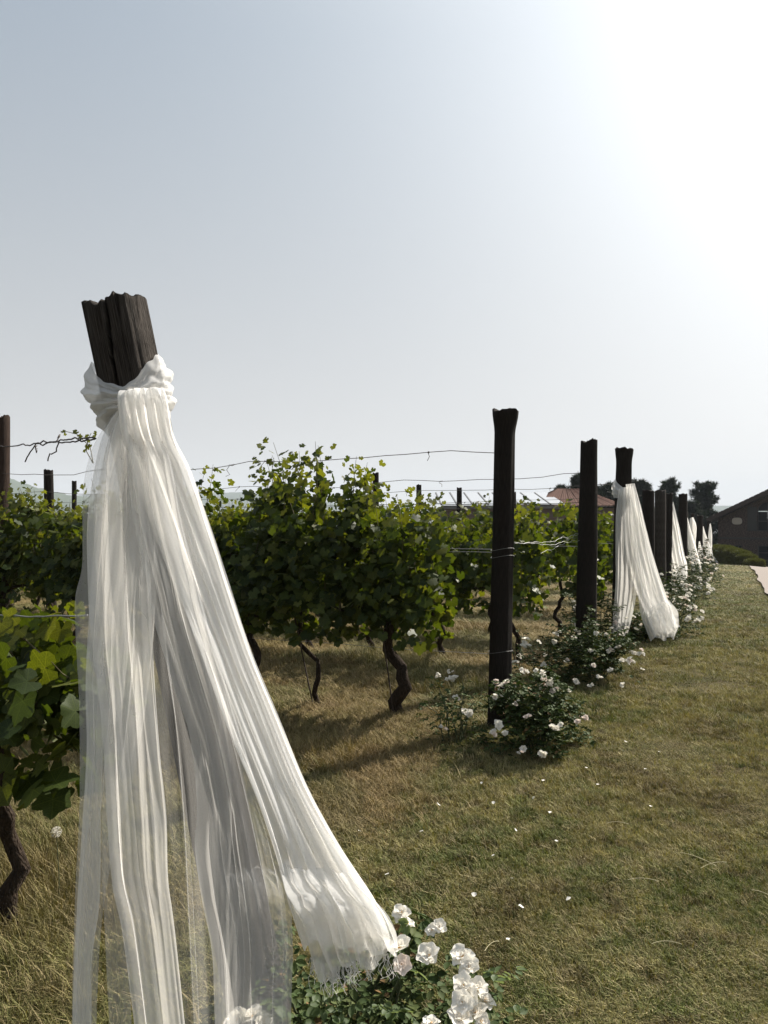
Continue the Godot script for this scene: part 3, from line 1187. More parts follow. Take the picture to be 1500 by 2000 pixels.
func make_conifer(label: String, px: float, py_top: float, d: float, wide: float, seed_: int, round_ := false) -> void:
	rng.seed = seed_
	var base := ground((px - 750.0) / FOCAL * d, -d)
	var o := thing("conifer_tree", label, "tree", base, "dark trees beyond the vineyard")
	var h := at(px, py_top, d).y - base.y
	var g := Geo.new()
	var path := PackedVector3Array()
	for k in 9:
		path.append(Vector3(0.25 * noise.get_noise_2d(k * 14.0, seed_), h * 0.94 * k / 8.0, 0.2 * noise.get_noise_2d(k * 14.0, seed_ + 40.0)))
	g.tube(path, [0.24, 0.22, 0.20, 0.17, 0.14, 0.11, 0.08, 0.05, 0.02], 7)
	part("trunk", g.mesh(), M.bark, o)
	var where := []
	var tint := []
	var n := 54
	for k in n:
		var t := pow(float(k) / n, 0.85)
		var y := h * lerpf(0.16, 0.99, t)
		var a := k * 2.4 + r(-0.5, 0.5)
		var env := (sin(clampf(t * 0.9 + 0.12, 0, 1) * PI) if round_ else 1.0 - t * 0.85)
		var ln := wide * (0.12 + 0.88 * env) * r(0.35, 1.1)
		if rng.randf() < 0.18:
			ln *= 1.3
		var rise := r(0.15, 0.75)
		var start := Vector3(0, y, 0)
		var end := start + Vector3(cos(a) * ln, ln * rise, sin(a) * ln)
		g = Geo.new()
		var bp := PackedVector3Array()
		for s in 4:
			bp.append(start.lerp(end, s / 3.0) + Vector3(0, -0.1 * ln * sin(s / 3.0 * PI), 0))
		g.tube(bp, [0.05, 0.04, 0.025, 0.01], 5)
		part("limb", g.mesh(), M.bark, o)
		for s in int(70 + 70 * ln):
			var f := pow(rng.randf(), 0.6)
			var p := start.lerp(end, f) + Vector3(r(-1, 1), r(-0.7, 1), r(-1, 1)) * (0.10 + 0.20 * f)
			var dir := (end - start).normalized() + Vector3(r(-0.6, 0.6), r(-0.1, 0.9), r(-0.6, 0.6))
			where.append(Transform3D(leaf_basis(Vector3(r(-1, 1), r(-1, 1), r(-1, 1)), dir, r(0.22, 0.46)), p))
			tint.append(Color(0.022, 0.032, 0.016) * r(0.7, 1.4))
	many("crown", tuft_leaf, M.rose_leaf, o, where, tint)


var tuft_leaf: ArrayMesh


func make_hedge() -> void:
	# clipped shrubs standing shoulder to shoulder along the drive
	var spots := [[1400, 1068, 40.0, 0.62], [1417, 1069, 39.0, 0.55], [1433, 1074, 38.0, 0.52], [1447, 1079, 37.2, 0.50], [1459, 1086, 36.4, 0.46], [1474, 1096, 35.4, 0.44]]
	rng.seed = 88
	for k in spots.size():
		var e: Array = spots[k]
		var d: float = e[2]
		var base := ground((e[0] - 750.0) / FOCAL * d, -d)
		base.y -= 0.1
		var h := at(e[0], e[1], d).y - base.y
		var o := thing("hedge_shrub", "%s clipped hedge shrub from the last draped post before the brick house" % ORD[k], "hedge", base, "clipped hedge shrubs")
		var g := Geo.new()
		g.tube(PackedVector3Array([Vector3(0, 0, 0), Vector3(0.02, h * 0.5, 0), Vector3(0, h * 0.85, 0.02)]), [0.06, 0.045, 0.02], 6)
		part("trunk", g.mesh(), M.bark, o)
		var where := []
		var tint := []
		for s in 2600:
			var a := r(0, TAU)
			var t := rng.randf()
			var q := pow(r(0.55, 1.0), 0.4)
			var wide: float = e[3] * 0.78
			var top := 1.0
			if rng.randf() < 0.28:
				q = sqrt(rng.randf())
				t = 1.0
			top = h * (1.0 - 0.12 * q * q)
			var p := Vector3(signf(cos(a)) * pow(absf(cos(a)), 0.7) * wide * q, top * t * r(0.96, 1.02), signf(sin(a)) * pow(absf(sin(a)), 0.7) * wide * q)
			where.append(Transform3D(leaf_basis(Vector3(p.x, 0.4, p.z) + Vector3(r(-0.6, 0.6), r(-0.5, 0.5), r(-0.6, 0.6)), Vector3(r(-0.4, 0.4), 1, r(-0.4, 0.4)), r(0.12, 0.22)), p))
			tint.append(Color(0.100, 0.110, 0.026).lerp(Color(0.170, 0.155, 0.040), rng.randf()) * r(0.7, 1.2))
		many("foliage", tuft_leaf, M.rose_leaf, o, where, tint)


func make_hills() -> void:
	var m := mat(Color.WHITE, 0.95, 0.1)
	m.albedo_texture = noise_tex(0.04, lin(0.030, 0.048, 0.024), lin(0.085, 0.10, 0.048), 256, 5, 71)
	m.uv1_triplanar = true
	m.uv1_scale = Vector3(0.012, 0.012, 0.012)
	var list := [[1500.0, [[-900, 900], [-400, 885], [-120, 905], [0, 930], [60, 948], [110, 962], [170, 972], [240, 982], [330, 992], [420, 1000]]], [2500.0, [[-900, 960], [-100, 966], [200, 968], [420, 962], [500, 964], [560, 973], [700, 986], [900, 992], [1200, 990], [1600, 985], [2300, 975]]]]
	for e in list:
		var d: float = e[0]
		var g := Geo.new()
		var pts: Array = e[1]
		var rows := []
		for p in pts:
			rows.append([p[0], p[1], d])
		g.grid(160, 10, func(u, v):
			var p := along(rows, u)
			var top := at(p.x, p.y + 3.0 * noise.get_noise_1d(u * 900.0) + 2.0 * noise.get_noise_1d(u * 3000.0), d)
			var back := sin(v * PI * 0.5)
			return Vector3(top.x, lerpf(-12.0, top.y, back) + d * 0.002 * noise.get_noise_2d(u * 500.0, v * 60.0) * sin(v * PI), top.z + (1.0 - v) * d * 0.22))
		var o := single("hills", g.mesh(), m)
		o.set_meta("kind", "structure")


# ---------- sky ----------

func make_sky() -> PanoramaSkyMaterial:
	# hazy summer sky: pale at the horizon, soft blue above, a wide aureole round the sun
	var w := 512
	var h := 256
	var im := Image.create(w, h, false, Image.FORMAT_RGBF)
	for y in h:
		var el := (0.5 - (y + 0.5) / h) * PI
		for x in w:
			var az := (x + 0.5) / w * TAU
			var d := Vector3(sin(az) * cos(el), sin(el), -cos(az) * cos(el))
			var gamma := rad_to_deg(acos(clampf(d.dot(SUN), -1, 1)))
			var e := clampf(sin(maxf(el, 0.0)), 0, 1)
			var zen := Vector3(0.150, 0.184, 0.226)
			var hor := Vector3(0.405, 0.395, 0.378)
			var c := hor.lerp(zen, pow(clampf(e * 1.9, 0, 1), 0.65))
			c *= 0.62 + 0.38 * smoothstep(150.0, 50.0, gamma)
			c += Vector3(1.0, 0.985, 0.95) * (0.58 * exp(-pow(gamma / 29.0, 2.0)) + 0.24 * exp(-gamma / 34.0))
			if el < 0.0:
				c = c.lerp(Vector3(0.16, 0.15, 0.11), smoothstep(0.0, 0.08, -el))
			im.set_pixel(x, y, Color(c.x, c.y, c.z))
	var m := PanoramaSkyMaterial.new()
	m.panorama = ImageTexture.create_from_image(im)
	return m


# ---------- the scene ----------

func _ready() -> void:
	var cam := Camera3D.new()
	cam.name = "camera"
	cam.position = Vector3(0, EYE, 0)
	cam.fov = rad_to_deg(2.0 * atan(1000.0 / FOCAL))
	cam.near = 0.05
	cam.far = 6000.0
	add_child(cam)
	var we := WorldEnvironment.new()
	we.name = "environment"
	var env := Environment.new()
	env.background_mode = Environment.BG_SKY
	env.sky = Sky.new()
	env.sky.sky_material = make_sky()
	env.tonemap_mode = Environment.TONE_MAPPER_LINEAR
	env.tonemap_exposure = 1.95
	env.sdfgi_enabled = true
	env.ssao_enabled = true
	env.ssil_enabled = true
	env.fog_enabled = true
	env.fog_density = 0.00030
	env.fog_light_color = Color(0.89, 0.93, 0.98)
	we.environment = env
	add_child(we)
	var sun := DirectionalLight3D.new()
	sun.name = "sun"
	sun.light_energy = 1.6
	sun.light_color = Color(1.0, 0.97, 0.92)
	sun.light_angular_distance = 0.5
	sun.shadow_enabled = true
	sun.look_at_from_position(SUN * 50.0, Vector3.ZERO)
	add_child(sun)

	noise.seed = 5
	noise.frequency = 0.03
	noise.fractal_octaves = 3
	coarse.seed = 8
	coarse.frequency = 0.02
	coarse.fractal_octaves = 2
	make_materials()
	make_plant_meshes()
	var tg := Geo.new()
	for k in 6:
		var a := (k - 2.5) * 0.42
		var b := (k % 2) * 0.25
		tg.tri(tg.add(Vector3(-0.06, 0, b * 0.2)), tg.add(Vector3(sin(a) * 0.9, cos(a) * 0.9, b)), tg.add(Vector3(0.08, 0.05, -b * 0.3)))
	tuft_leaf = tg.mesh()

	# the setting
	make_ground()
	make_drive()
	make_hills()
	make_grass()
	make_brick_house()
	make_farmhouse()
	make_hedge()
	make_conifer("tall dark conifer nearest the brick house roof", 1376, 946, 72, 2.5, 901)
	make_conifer("dark conifer behind the second draped post", 1306, 944, 70, 2.0, 902)
	make_conifer("dark conifer just right of the largest far drape knot", 1252, 944, 66, 2.0, 903)
	make_conifer("round crowned dark tree above the tiled roof's right end", 1186, 950, 62, 1.9, 904, true)
	make_conifer("slim dark conifer tip rising above the tiled roof ridge", 1128, 932, 60, 1.0, 905)
	make_conifer("small dark conifer at the left end of the tiled roof", 1094, 954, 60, 0.8, 906)
	make_conifer("low dark tree between the tall conifer and the house roof", 1340, 985, 68, 2.4, 907, true)

	make_posts()
	make_wires()
	make_vines()
	make_drapes()
	make_roses()
	make_small_things()


var ends := []


func make_posts() -> void:
	# end posts, nearest first: pixel x, top pixel y, depth, radius, material, lean of the base in x
	make_post("leaning grey cracked post nearest the camera, tulle knotted below its split top", Vector3(-0.285, -0.05, -2.06), at(222, 592, 1.92), 0.080, 0.0765, 1, M.wood, 120, 90, 4.62, 0.0)
	make_post("dark bare post with ragged flared top behind the low white roses", ground(0.80, -5.4) - Vector3(0, 0.1, 0), at(987, 803, 5.4), 0.082, 0.070, 2, M.dark_wood, 44, 60, -9.0, 0.28)
	make_post("dark bare post with flat top between the flared post and the distant drape", ground(1.94, -7.45) - Vector3(0, 0.1, 0), at(1151, 863, 7.45), 0.105, 0.081, 3, M.dark_wood, 36, 50)
	make_post("dark flared post wearing the second white tulle drape", ground(2.80, -9.2) - Vector3(0, 0.1, 0), at(1219, 877, 9.2), 0.10, 0.088, 4, M.dark_wood, 32, 40, -9.0, 0.22)
	make_post("dark bare post just right of the second tulle drape", ground(4.10, -12.0) - Vector3(0, 0.1, 0), at(1266, 958, 12.0), 0.09, 0.084, 5, M.dark_wood, 24, 24)
	make_post("dark bare post with slanted top left of the third tulle drape", ground(5.18, -14.5) - Vector3(0, 0.1, 0), at(1290, 958, 14.5), 0.11, 0.10, 6, M.wood, 24, 24)
	make_post("dark post wearing the third tulle drape", ground(6.22, -17.0) - Vector3(0, 0.1, 0), at(1307, 964, 17.0), 0.085, 0.08, 7, M.dark_wood, 20, 20)
	make_post("dark bare post directly right of the third tulle drape", ground(7.92, -20.5) - Vector3(0, 0.1, 0), at(1334, 965, 20.5), 0.115, 0.11, 8, M.dark_wood, 20, 20)
	make_post("dark post wearing the fourth tulle drape", ground(9.3, -24.0) - Vector3(0, 0.1, 0), at(1340, 1001, 24.0), 0.07, 0.065, 9, M.dark_wood, 16, 12)
	make_post("dark post wearing the fifth tulle drape, half hidden by the fourth", ground(10.8, -27.0) - Vector3(0, 0.1, 0), at(1353, 1004, 27.0), 0.07, 0.065, 10, M.dark_wood, 16, 12)
	make_post("dark bare post between the fifth and sixth tulle drapes", ground(12.2, -30.0) - Vector3(0, 0.1, 0), at(1367, 1007, 30.0), 0.13, 0.12, 11, M.dark_wood, 16, 12)
	make_post("dark post wearing the seventh tulle drape", ground(14.0, -34.0) - Vector3(0, 0.1, 0), at(1373, 1024, 34.0), 0.07, 0.065, 12, M.dark_wood, 16, 12)
	make_post("dark post wearing the last tulle drape beside the hedge", ground(16.3, -39.0) - Vector3(0, 0.1, 0), at(1385, 1017, 39.0), 0.10, 0.09, 13, M.dark_wood, 16, 12)
	# posts within the rows
	make_post("brown rough post cut by the left picture edge", ground(-3.78, -7.6) - Vector3(0, 0.1, 0), at(1, 814, 7.6), 0.10, 0.085, 21, M.brown_wood, 36, 50)
	var mids := [
		[95, 918, 13.2, 0.075, -0.10, "leaning dark post top above the leaves left of the near drape"],
		[145, 940, 20.0, 0.06, 0.0, "thin dark post top closest to the near drape's left edge"],
		[541, 944, 15.5, 0.045, 0.0, "thin dark post left of the tallest vine shoots"],
		[525, 971, 24.0, 0.035, 0.0, "tiny far post beside the thin dark post left of the tallest shoots"],
		[624, 903, 11.5, 0.055, 0.0, "dark post top behind the tallest vine shoots"],
		[734, 924, 13.4, 0.055, 0.0, "dark post top right of the tallest vine shoots"],
		[818, 947, 15.8, 0.055, 0.0, "dark post top halfway from the tallest shoots to the flared post"],
		[897, 953, 17.0, 0.055, 0.0, "dark post top next left of the flared post"],
		[1004, 962, 12.6, 0.030, 0.0, "slim dark post peeping out right behind the flared post"],
	]
	for k in mids.size():
		var e: Array = mids[k]
		var top := at(e[0], e[1], e[2])
		make_post(e[5], ground(top.x - e[4] * 0.5 + 0.0, top.z) - Vector3(0, 0.1, 0), top, e[3] * 1.15, e[3], 30 + k, M.dark_wood, 18, 22)


func make_wires() -> void:
	# nearest row: a heavy twisted wire running left from the draped post
	var o := thing("trellis_wire", "heavy twisted dark wire leading left from the near draped post", "wire", at(186, 856, 1.93), "trellis wires")
	var far_end := at(-40, 876, 3.0) - o.position
	for s in 2:
		var g := Geo.new()
		var path := PackedVector3Array()
		for k in 60:
			var t := k / 59.0 * (1.0 if s == 0 else 0.50)
			var q := Vector3.ZERO.lerp(far_end, t)
			var w := t * 26.0 + s * PI + 5.0 * noise.get_noise_1d(t * 150.0)
			var amp := 0.0022 + 0.009 * absf(noise.get_noise_1d(t * 400.0 + s * 90.0)) * (1.0 if t < 0.5 else 0.1)
			q += Vector3(0, sin(w), cos(w)) * amp
			if s == 1 and t > 0.4:
				q += Vector3(0, -(t - 0.4) * 0.55, 0)
			path.append(q)
		g.tube(path, [0.0021], 6)
		part("strand", g.mesh(), M.rusty_wire, o)
	for e in [[118, 864, 2.28, -26, 38], [70, 870, 2.5, 3, 16], [110, 862, 2.35, 6, -14]]:
		var p := at(e[0], e[1], e[2]) - o.position
		var q := at(e[0] + e[3], e[1] + e[4], e[2]) - o.position
		var g := Geo.new()
		g.tube(wire_path(p, q, 0.0, 0.02, 8, int(e[0])), [0.0020], 5)
		part("loose_end", g.mesh(), M.rusty_wire, o)
	var p2 := ground(0.80, -5.4)
	var far2 := p2 + ROW * 7.0
	for e in [["top", 1.93, M.rusty_wire, 0.0028, 0.035, 0.06, 6], ["middle", 1.235, M.wire, 0.0026, 0.0, 0.01, 0], ["doubled middle", 1.20, M.wire, 0.0022, 0.01, 0.05, 0], ["lowest", 0.50, M.wire, 0.0018, 0.01, 0.01, 0]]:
		make_wire("%s wire of the vine row that ends at the flared post" % e[0], Vector3(p2.x, e[1], p2.z), Vector3(far2.x, e[1] - 0.05, far2.z), e[3], e[2], e[4], e[5], e[6], 41 + int(e[1] * 10.0))
	# wire loops round the flared post
	for e in [[0.53, 0.087], [1.24, 0.082], [1.19, 0.083]]:
		var g := Geo.new()
		var path := PackedVector3Array()
		for k in 33:
			var a := TAU * k / 32.0
			path.append(Vector3(cos(a) * e[1], 0.012 * sin(a * 1.5), sin(a) * e[1]))
		g.tube(path, [0.0013], 5)
		var lo := ground(0.80, -5.4) - Vector3(0, 0.1, 0)
		var hi := at(987, 803, 5.4)
		var q := lo.lerp(hi, (e[1 - 1] - lo.y) / (hi.y - lo.y))
		var w := single("wire_loop", g.mesh(), M.wire, q)
		tag(w, "wire loop wound around the flared post %s" % {0.53: "near its foot", 1.24: "at mid height", 1.19: "just under the mid height loop"}[e[0]], "wire", "wire loops on the flared post")
	var rows := [[1.94, -7.45, "the flat topped bare post", 8.5], [2.80, -9.2, "the second draped post", 11.0], [4.10, -12.0, "the post right of the second drape", 15.0], [5.18, -14.5, "the slanted post", 18.0]]
	for k in rows.size():
		var e: Array = rows[k]
		var q := ground(e[0], e[1])
		var f: Vector3 = q + ROW * e[3]
		f.y = lift(f.x, f.z)
		make_wire("top wire of the row ending at %s" % e[2], q + Vector3(0, 1.88, 0), f + Vector3(0, 1.86, 0), 0.003, M.rusty_wire, 0.03, 0.05, 7, 51 + k)
		make_wire("second wire of the row ending at %s" % e[2], q + Vector3(0, 1.62, 0), f + Vector3(0, 1.64, 0), 0.003, M.rusty_wire, 0.02, 0.03, 4, 61 + k)
		make_wire("pale lower wire of the row ending at %s" % e[2], q + Vector3(0, 1.18, 0), f + Vector3(0, 1.2, 0), 0.0028, M.wire, 0.02, 0.03, 0, 71 + k)
	# loose wires spread between the two bare posts
	for e in [[1004, 1062, 5.9, 1130, 1042, 7.4, "loose pale wire rising from the flared post to the flat topped post"], [1004, 1060, 5.9, 1132, 1054, 7.4, "taut pale wire between the flared post and the flat topped post"], [1056, 1082, 6.6, 1130, 1040, 7.42, "kinked slack wire hanging left of the flat topped post"]]:
		make_wire(e[6], at(e[0], e[1], e[2]), at(e[3], e[4], e[5]), 0.0020, M.wire, 0.02, 0.025, 0, int(e[0]))
	var mid := thing("trellis_wire", "pale wire through the big leaves at the left picture edge", "wire", at(-60, 1204, 2.75), "trellis wires")
	var g2 := Geo.new()
	g2.tube(wire_path(Vector3.ZERO, at(170, 1203, 2.2) - mid.position, 0.0, 0.008, 16, 5), [0.0026], 5)
	part("strand", g2.mesh(), M.wire, mid)


func make_vines() -> void:
	# nearest row, running off to the left
	var near := Vector3(-1.30, 0, -2.72)
	make_vine("near grapevine with big dark leaves left of the near drape", near, {"group": "grapevines", "seed": 11, "len": 1.0, "lo": 0.62, "hi": func(_s): return 1.27, "thick": 0.22, "trunk": 0.026, "lean": Vector3(-0.07, 0, 0.02), "shoots": 9, "leaves": 520, "parts": 300, "size": 0.112, "far": false})
	make_vine("near grapevine partly outside the left picture edge", near + ROW * 0.95, {"group": "grapevines", "seed": 12, "len": 0.9, "lo": 0.5, "hi": func(_s): return 1.22, "thick": 0.22, "trunk": 0.024, "shoots": 7, "leaves": 380, "parts": 150, "size": 0.110, "far": false})
	# row ending at the flared post
	var p2 := Vector3(0.80, 0, -5.4)
	var tops := [[0.0, 1.50], [0.42, 1.62], [0.75, 1.80], [1.0, 1.92], [1.6, 2.00], [1.95, 1.92], [2.1, 1.66], [2.45, 1.66], [2.65, 1.95], [3.0, 1.90], [3.3, 1.74], [9.0, 1.76]]
	var top_at := func(t: float) -> float:
		for k in tops.size() - 1:
			if t <= tops[k + 1][0]:
				return lerpf(tops[k][1], tops[k + 1][1], clampf((t - tops[k][0]) / (tops[k + 1][0] - tops[k][0]), 0, 1))
		return 1.75
	var ts := [0.74, 1.42, 2.1, 2.78, 3.46, 4.14, 4.82, 5.5]
	var lean2 := {0: Vector3(-0.10, 0, 0), 1: Vector3(-0.16, 0, 0.05)}
	for k in ts.size():
		var t: float = ts[k]
		var o := {"group": "grapevines", "seed": 21 + k, "len": 0.86, "lo": 0.58, "hi": func(s): return top_at.call(t + s), "thick": 0.29, "trunk": [0.042, 0.017, 0.03, 0.026, 0.03, 0.028, 0.03, 0.03][k], "shoots": 11, "leaves": 1250, "parts": 300 if k < 7 else 100, "size": 0.092, "far": false}
		if lean2.has(k):
			o.lean = lean2[k]
		make_vine("%s grapevine along the row from the flared post" % ORD[k], p2 + ROW * t, o)
	# further rows
	var rows := [
		[1.94, -7.45, "flat topped bare post", 10, 0.62, 0.80, 640, 1.74, 90],
		[2.80, -9.2, "second draped post", 12, 0.7, 0.90, 560, 1.76, 0],
		[4.10, -12.0, "bare post beside the second drape", 14, 0.95, 1.05, 480, 1.80, 0],
		[5.18, -14.5, "slanted bare post", 15, 1.05, 1.2, 440, 1.80, 0],
		[6.22, -17.0, "third draped post", 5, 0.8, 1.1, 300, 1.70, 0],
		[7.92, -20.5, "bare post right of the third drape", 4, 0.8, 1.1, 300, 1.70, 0],
		[9.3, -24.0, "fourth draped post", 3, 0.8, 1.2, 260, 1.65, 0],
		[12.2, -30.0, "bare post between the fifth and sixth drapes", 3, 0.8, 1.2, 260, 1.6, 0],
	]
	for q in rows.size():
		var e: Array = rows[q]
		for k in e[3]:
			var p: Vector3 = Vector3(e[0], 0, e[1]) + ROW * (e[4] + k * e[5])
			p.y = lift(p.x, p.z)
			rng.seed = 1000 + q * 50 + k
			var hi: float = e[7] * r(0.93, 1.06)
			var o := {"group": "grapevines", "seed": 1000 + q * 50 + k, "len": e[5] * 1.1, "lo": 0.55, "hi": func(_s): return hi, "thick": 0.26, "trunk": 0.024, "shoots": 9, "leaves": e[6], "parts": e[8], "size": 0.096 + 0.008 * q, "far": q > 0}
			if q == 0:
				o.lean = Vector3(-0.22, 0, 0)
			make_vine("%s grapevine along the row from the %s" % [ORD[k], e[2]], p, o)


func make_drapes() -> void:
	# the near drape, wound and knotted below the post top
	var o := thing("tulle_drape", "large white tulle drape hanging from the near leaning post to the roses", "drape", Vector3(-0.35, 0.0, -1.85), "tulle drapes on the posts")
	var lo := Vector3(-0.285, -0.05, -2.06)
	var hi := at(222, 592, 1.92)
	var up := (hi - lo).normalized()
	var mid := lo.lerp(hi, 0.888)
	knot_band(o, mid, up, 0.081, [[0.095, -0.045, 0.020], [0.105, 0.02, 0.01], [0.100, -0.050, 0.030], [0.020, -0.030, 0.012]], 3, M.thick_tulle, 3.0)
	knot_band(o, mid, up, 0.079, [[0.03, -0.070, 0.016], [0.05, -0.03, 0.01], [0.020, -0.085, 0.020], [-0.010, -0.050, 0.008]], 8, M.thick_tulle, 2.0)
	# the tongue of cloth that falls over the knot and spreads into the body
	var L := [[244, 792, 1.845], [236, 762, 1.82], [228, 776, 1.775], [236, 850, 1.775], [258, 928, 1.78], [298, 1046, 1.78], [345, 1160, 1.78], [398, 1290, 1.78], [448, 1420, 1.79], [500, 1540, 1.80], [540, 1650, 1.81], [566, 1750, 1.82], [596, 1835, 1.85]]
	var R := [[306, 790, 1.845], [314, 757, 1.82], [325, 776, 1.795], [340, 850, 1.82], [372, 915, 1.84], [408, 1015, 1.86], [446, 1130, 1.87], [492, 1270, 1.88], [548, 1400, 1.89], [606, 1535, 1.89], [672, 1652, 1.89], [738, 1752, 1.89], [776, 1856, 1.90]]
	panel("front_panel", o, M.front_tulle, L, R, 5.0, 0.026, 0.30, 1, 280, 240, 0.03)
	var L2 := [[250, 800, 1.85], [242, 780, 1.82], [246, 860, 1.80], [266, 935, 1.81], [310, 1050, 1.82], [352, 1160, 1.83], [410, 1290, 1.83], [462, 1420, 1.84], [515, 1540, 1.85], [560, 1650, 1.86], [600, 1740, 1.87], [640, 1800, 1.89]]
	var R2 := [[304, 798, 1.85], [314, 780, 1.83], [334, 855, 1.84], [364, 920, 1.87], [400, 1020, 1.89], [438, 1135, 1.90], [484, 1272, 1.91], [540, 1405, 1.92], [598, 1540, 1.92], [664, 1650, 1.92], [728, 1740, 1.92], [764, 1815, 1.93]]
	panel("lining_panel", o, M.tulle, L2, R2, 4.0, 0.024, 0.30, 2, 220, 200, 0.04)
	# middle length, pulled out by the rose bush below
	var L3 := [[244, 800, 1.85], [248, 900, 1.78], [262, 1010, 1.77], [288, 1130, 1.76], [305, 1220, 1.76], [338, 1330, 1.76], [372, 1440, 1.76], [386, 1570, 1.76], [382, 1650, 1.76], [394, 1750, 1.75], [414, 1850, 1.75], [420, 1950, 1.75], [428, 2190, 1.75]]
	var R3 := [[300, 800, 1.85], [330, 900, 1.79], [352, 1010, 1.785], [384, 1130, 1.785], [408, 1220, 1.785], [440, 1330, 1.785], [472, 1440, 1.79], [512, 1570, 1.79], [540, 1650, 1.79], [565, 1750, 1.78], [572, 1850, 1.78], [570, 1950, 1.77], [568, 2190, 1.77]]
	panel("middle_panel", o, M.mid_tulle, L3, R3, 3.4, 0.022, 0.26, 4, 220, 220)
	# left length: a wide thin panel and three strips falling in front of it
	var L4 := [[232, 800, 1.865], [190, 862, 1.81], [170, 935, 1.80], [165, 1040, 1.79], [161, 1110, 1.79], [147, 1175, 1.79], [149, 1260, 1.79], [156, 1400, 1.79], [160, 1560, 1.79], [153, 1700, 1.79], [147, 1850, 1.79], [140, 2190, 1.79]]
	var R4 := [[262, 795, 1.86], [272, 862, 1.79], [288, 935, 1.79], [300, 1040, 1.79], [304, 1110, 1.79], [300, 1175, 1.79], [296, 1260, 1.79], [280, 1400, 1.80], [250, 1560, 1.80], [214, 1700, 1.80], [196, 1850, 1.80], [186, 2190, 1.80]]
	panel("veil_panel", o, M.sheer_tulle, [[240, 800, 1.86], [256, 900, 1.80], [266, 1000, 1.80], [272, 1100, 1.80], [276, 1200, 1.80], [280, 1340, 1.80], [288, 1480, 1.80], [300, 1620, 1.80], [316, 1780, 1.80], [352, 2190, 1.80]], [[280, 800, 1.86], [310, 900, 1.80], [330, 1000, 1.80], [355, 1100, 1.80], [384, 1200, 1.80], [420, 1340, 1.80], [446, 1480, 1.80], [450, 1620, 1.80], [445, 1780, 1.80], [450, 2190, 1.80]], 1.6, 0.016, 0.2, 12, 110, 180)
	panel("back_panel", o, M.thin_tulle, L4, R4, 3.4, 0.018, 0.24, 5, 140, 200)
	var L5 := [[230, 798, 1.86], [198, 868, 1.79], [176, 1000, 1.775], [174, 1120, 1.77], [180, 1240, 1.77], [196, 1360, 1.77], [206, 1480, 1.765], [214, 1600, 1.76], [226, 1720, 1.76], [250, 1840, 1.755], [292, 2190, 1.75]]
	var R5 := [[258, 795, 1.86], [264, 868, 1.785], [276, 1000, 1.775], [288, 1120, 1.77], [294, 1240, 1.77], [301, 1360, 1.77], [311, 1480, 1.765], [324, 1600, 1.76], [329, 1720, 1.76], [345, 1840, 1.755], [382, 2190, 1.75]]
	panel("left_strip", o, M.tulle, L5, R5, 2.6, 0.013, 0.16, 6, 120, 220)
	var L6 := [[232, 800, 1.86], [200, 915, 1.78], [186, 1040, 1.775], [176, 1180, 1.77], [170, 1320, 1.765], [174, 1460, 1.765], [168, 1600, 1.765], [158, 1760, 1.765], [150, 1900, 1.765], [144, 2190, 1.765]]
	var R6 := [[252, 798, 1.86], [238, 915, 1.775], [222, 1040, 1.77], [206, 1180, 1.765], [198, 1320, 1.76], [199, 1460, 1.755], [196, 1600, 1.755], [196, 1760, 1.755], [180, 1900, 1.755], [186, 2190, 1.755]]
	panel("narrow_strip", o, M.tulle, L6, R6, 1.6, 0.010, 0.22, 7, 60, 200)
	var L7 := [[234, 800, 1.86], [212, 960, 1.785], [206, 1100, 1.785], [202, 1260, 1.785], [198, 1420, 1.785], [200, 1580, 1.785], [200, 1700, 1.785], [206, 1820, 1.785], [226, 2190, 1.785]]
	var R7 := [[262, 800, 1.86], [268, 960, 1.78], [262, 1100, 1.78], [250, 1260, 1.78], [236, 1420, 1.78], [228, 1580, 1.78], [236, 1700, 1.78], [246, 1820, 1.78], [258, 2190, 1.78]]
	panel("narrow_strip", o, M.thin_tulle, L7, R7, 1.4, 0.010, 0.18, 9, 60, 180)
	# the gathered skirt where the cloth catches on the roses
	var L8 := [[545, 1690, 1.79], [556, 1730, 1.76], [572, 1762, 1.75], [590, 1800, 1.77], [604, 1850, 1.80], [622, 1905, 1.82]]
	var R8 := [[692, 1704, 1.86], [730, 1750, 1.85], [764, 1790, 1.85], [776, 1830, 1.86], [777, 1858, 1.87], [774, 1882, 1.88]]
	panel("hem_flounce", o, M.tulle, L8, R8, 5.0, 0.022, 0.30, 10, 160, 60, 0.05)
	fringe(o, [[606, 1880, 1.82], [650, 1898, 1.83], [700, 1885, 1.85], [776, 1868, 1.88]], 110, 0.07, 5)
	# cloth caught over the rose top
	var L9 := [[440, 1712, 1.77], [446, 1740, 1.75], [440, 1800, 1.745], [428, 1880, 1.745], [426, 1960, 1.745], [430, 2190, 1.745]]
	var R9 := [[520, 1690, 1.77], [548, 1720, 1.75], [562, 1800, 1.745], [566, 1880, 1.745], [562, 1960, 1.745], [560, 2190, 1.745]]
	panel("caught_fold", o, M.sheer_tulle, L9, R9, 3.0, 0.016, 0.26, 11, 100, 90)

	# the second drape
	o = thing("tulle_drape", "second white tulle drape with two tails on the far flared post", "drape", ground(2.9, -9.0), "tulle drapes on the posts")
	var b4 := ground(2.80, -9.2) - Vector3(0, 0.1, 0)
	var t4 := at(1219, 877, 9.2)
	knot_band(o, b4.lerp(t4, 0.80), (t4 - b4).normalized(), 0.105, [[0.02, -0.12, 0.02], [0.08, -0.05, 0.01], [0.11, -0.10, 0.03], [0.0, -0.12, 0.03]], 13, M.thick_tulle, 3.0, 60)
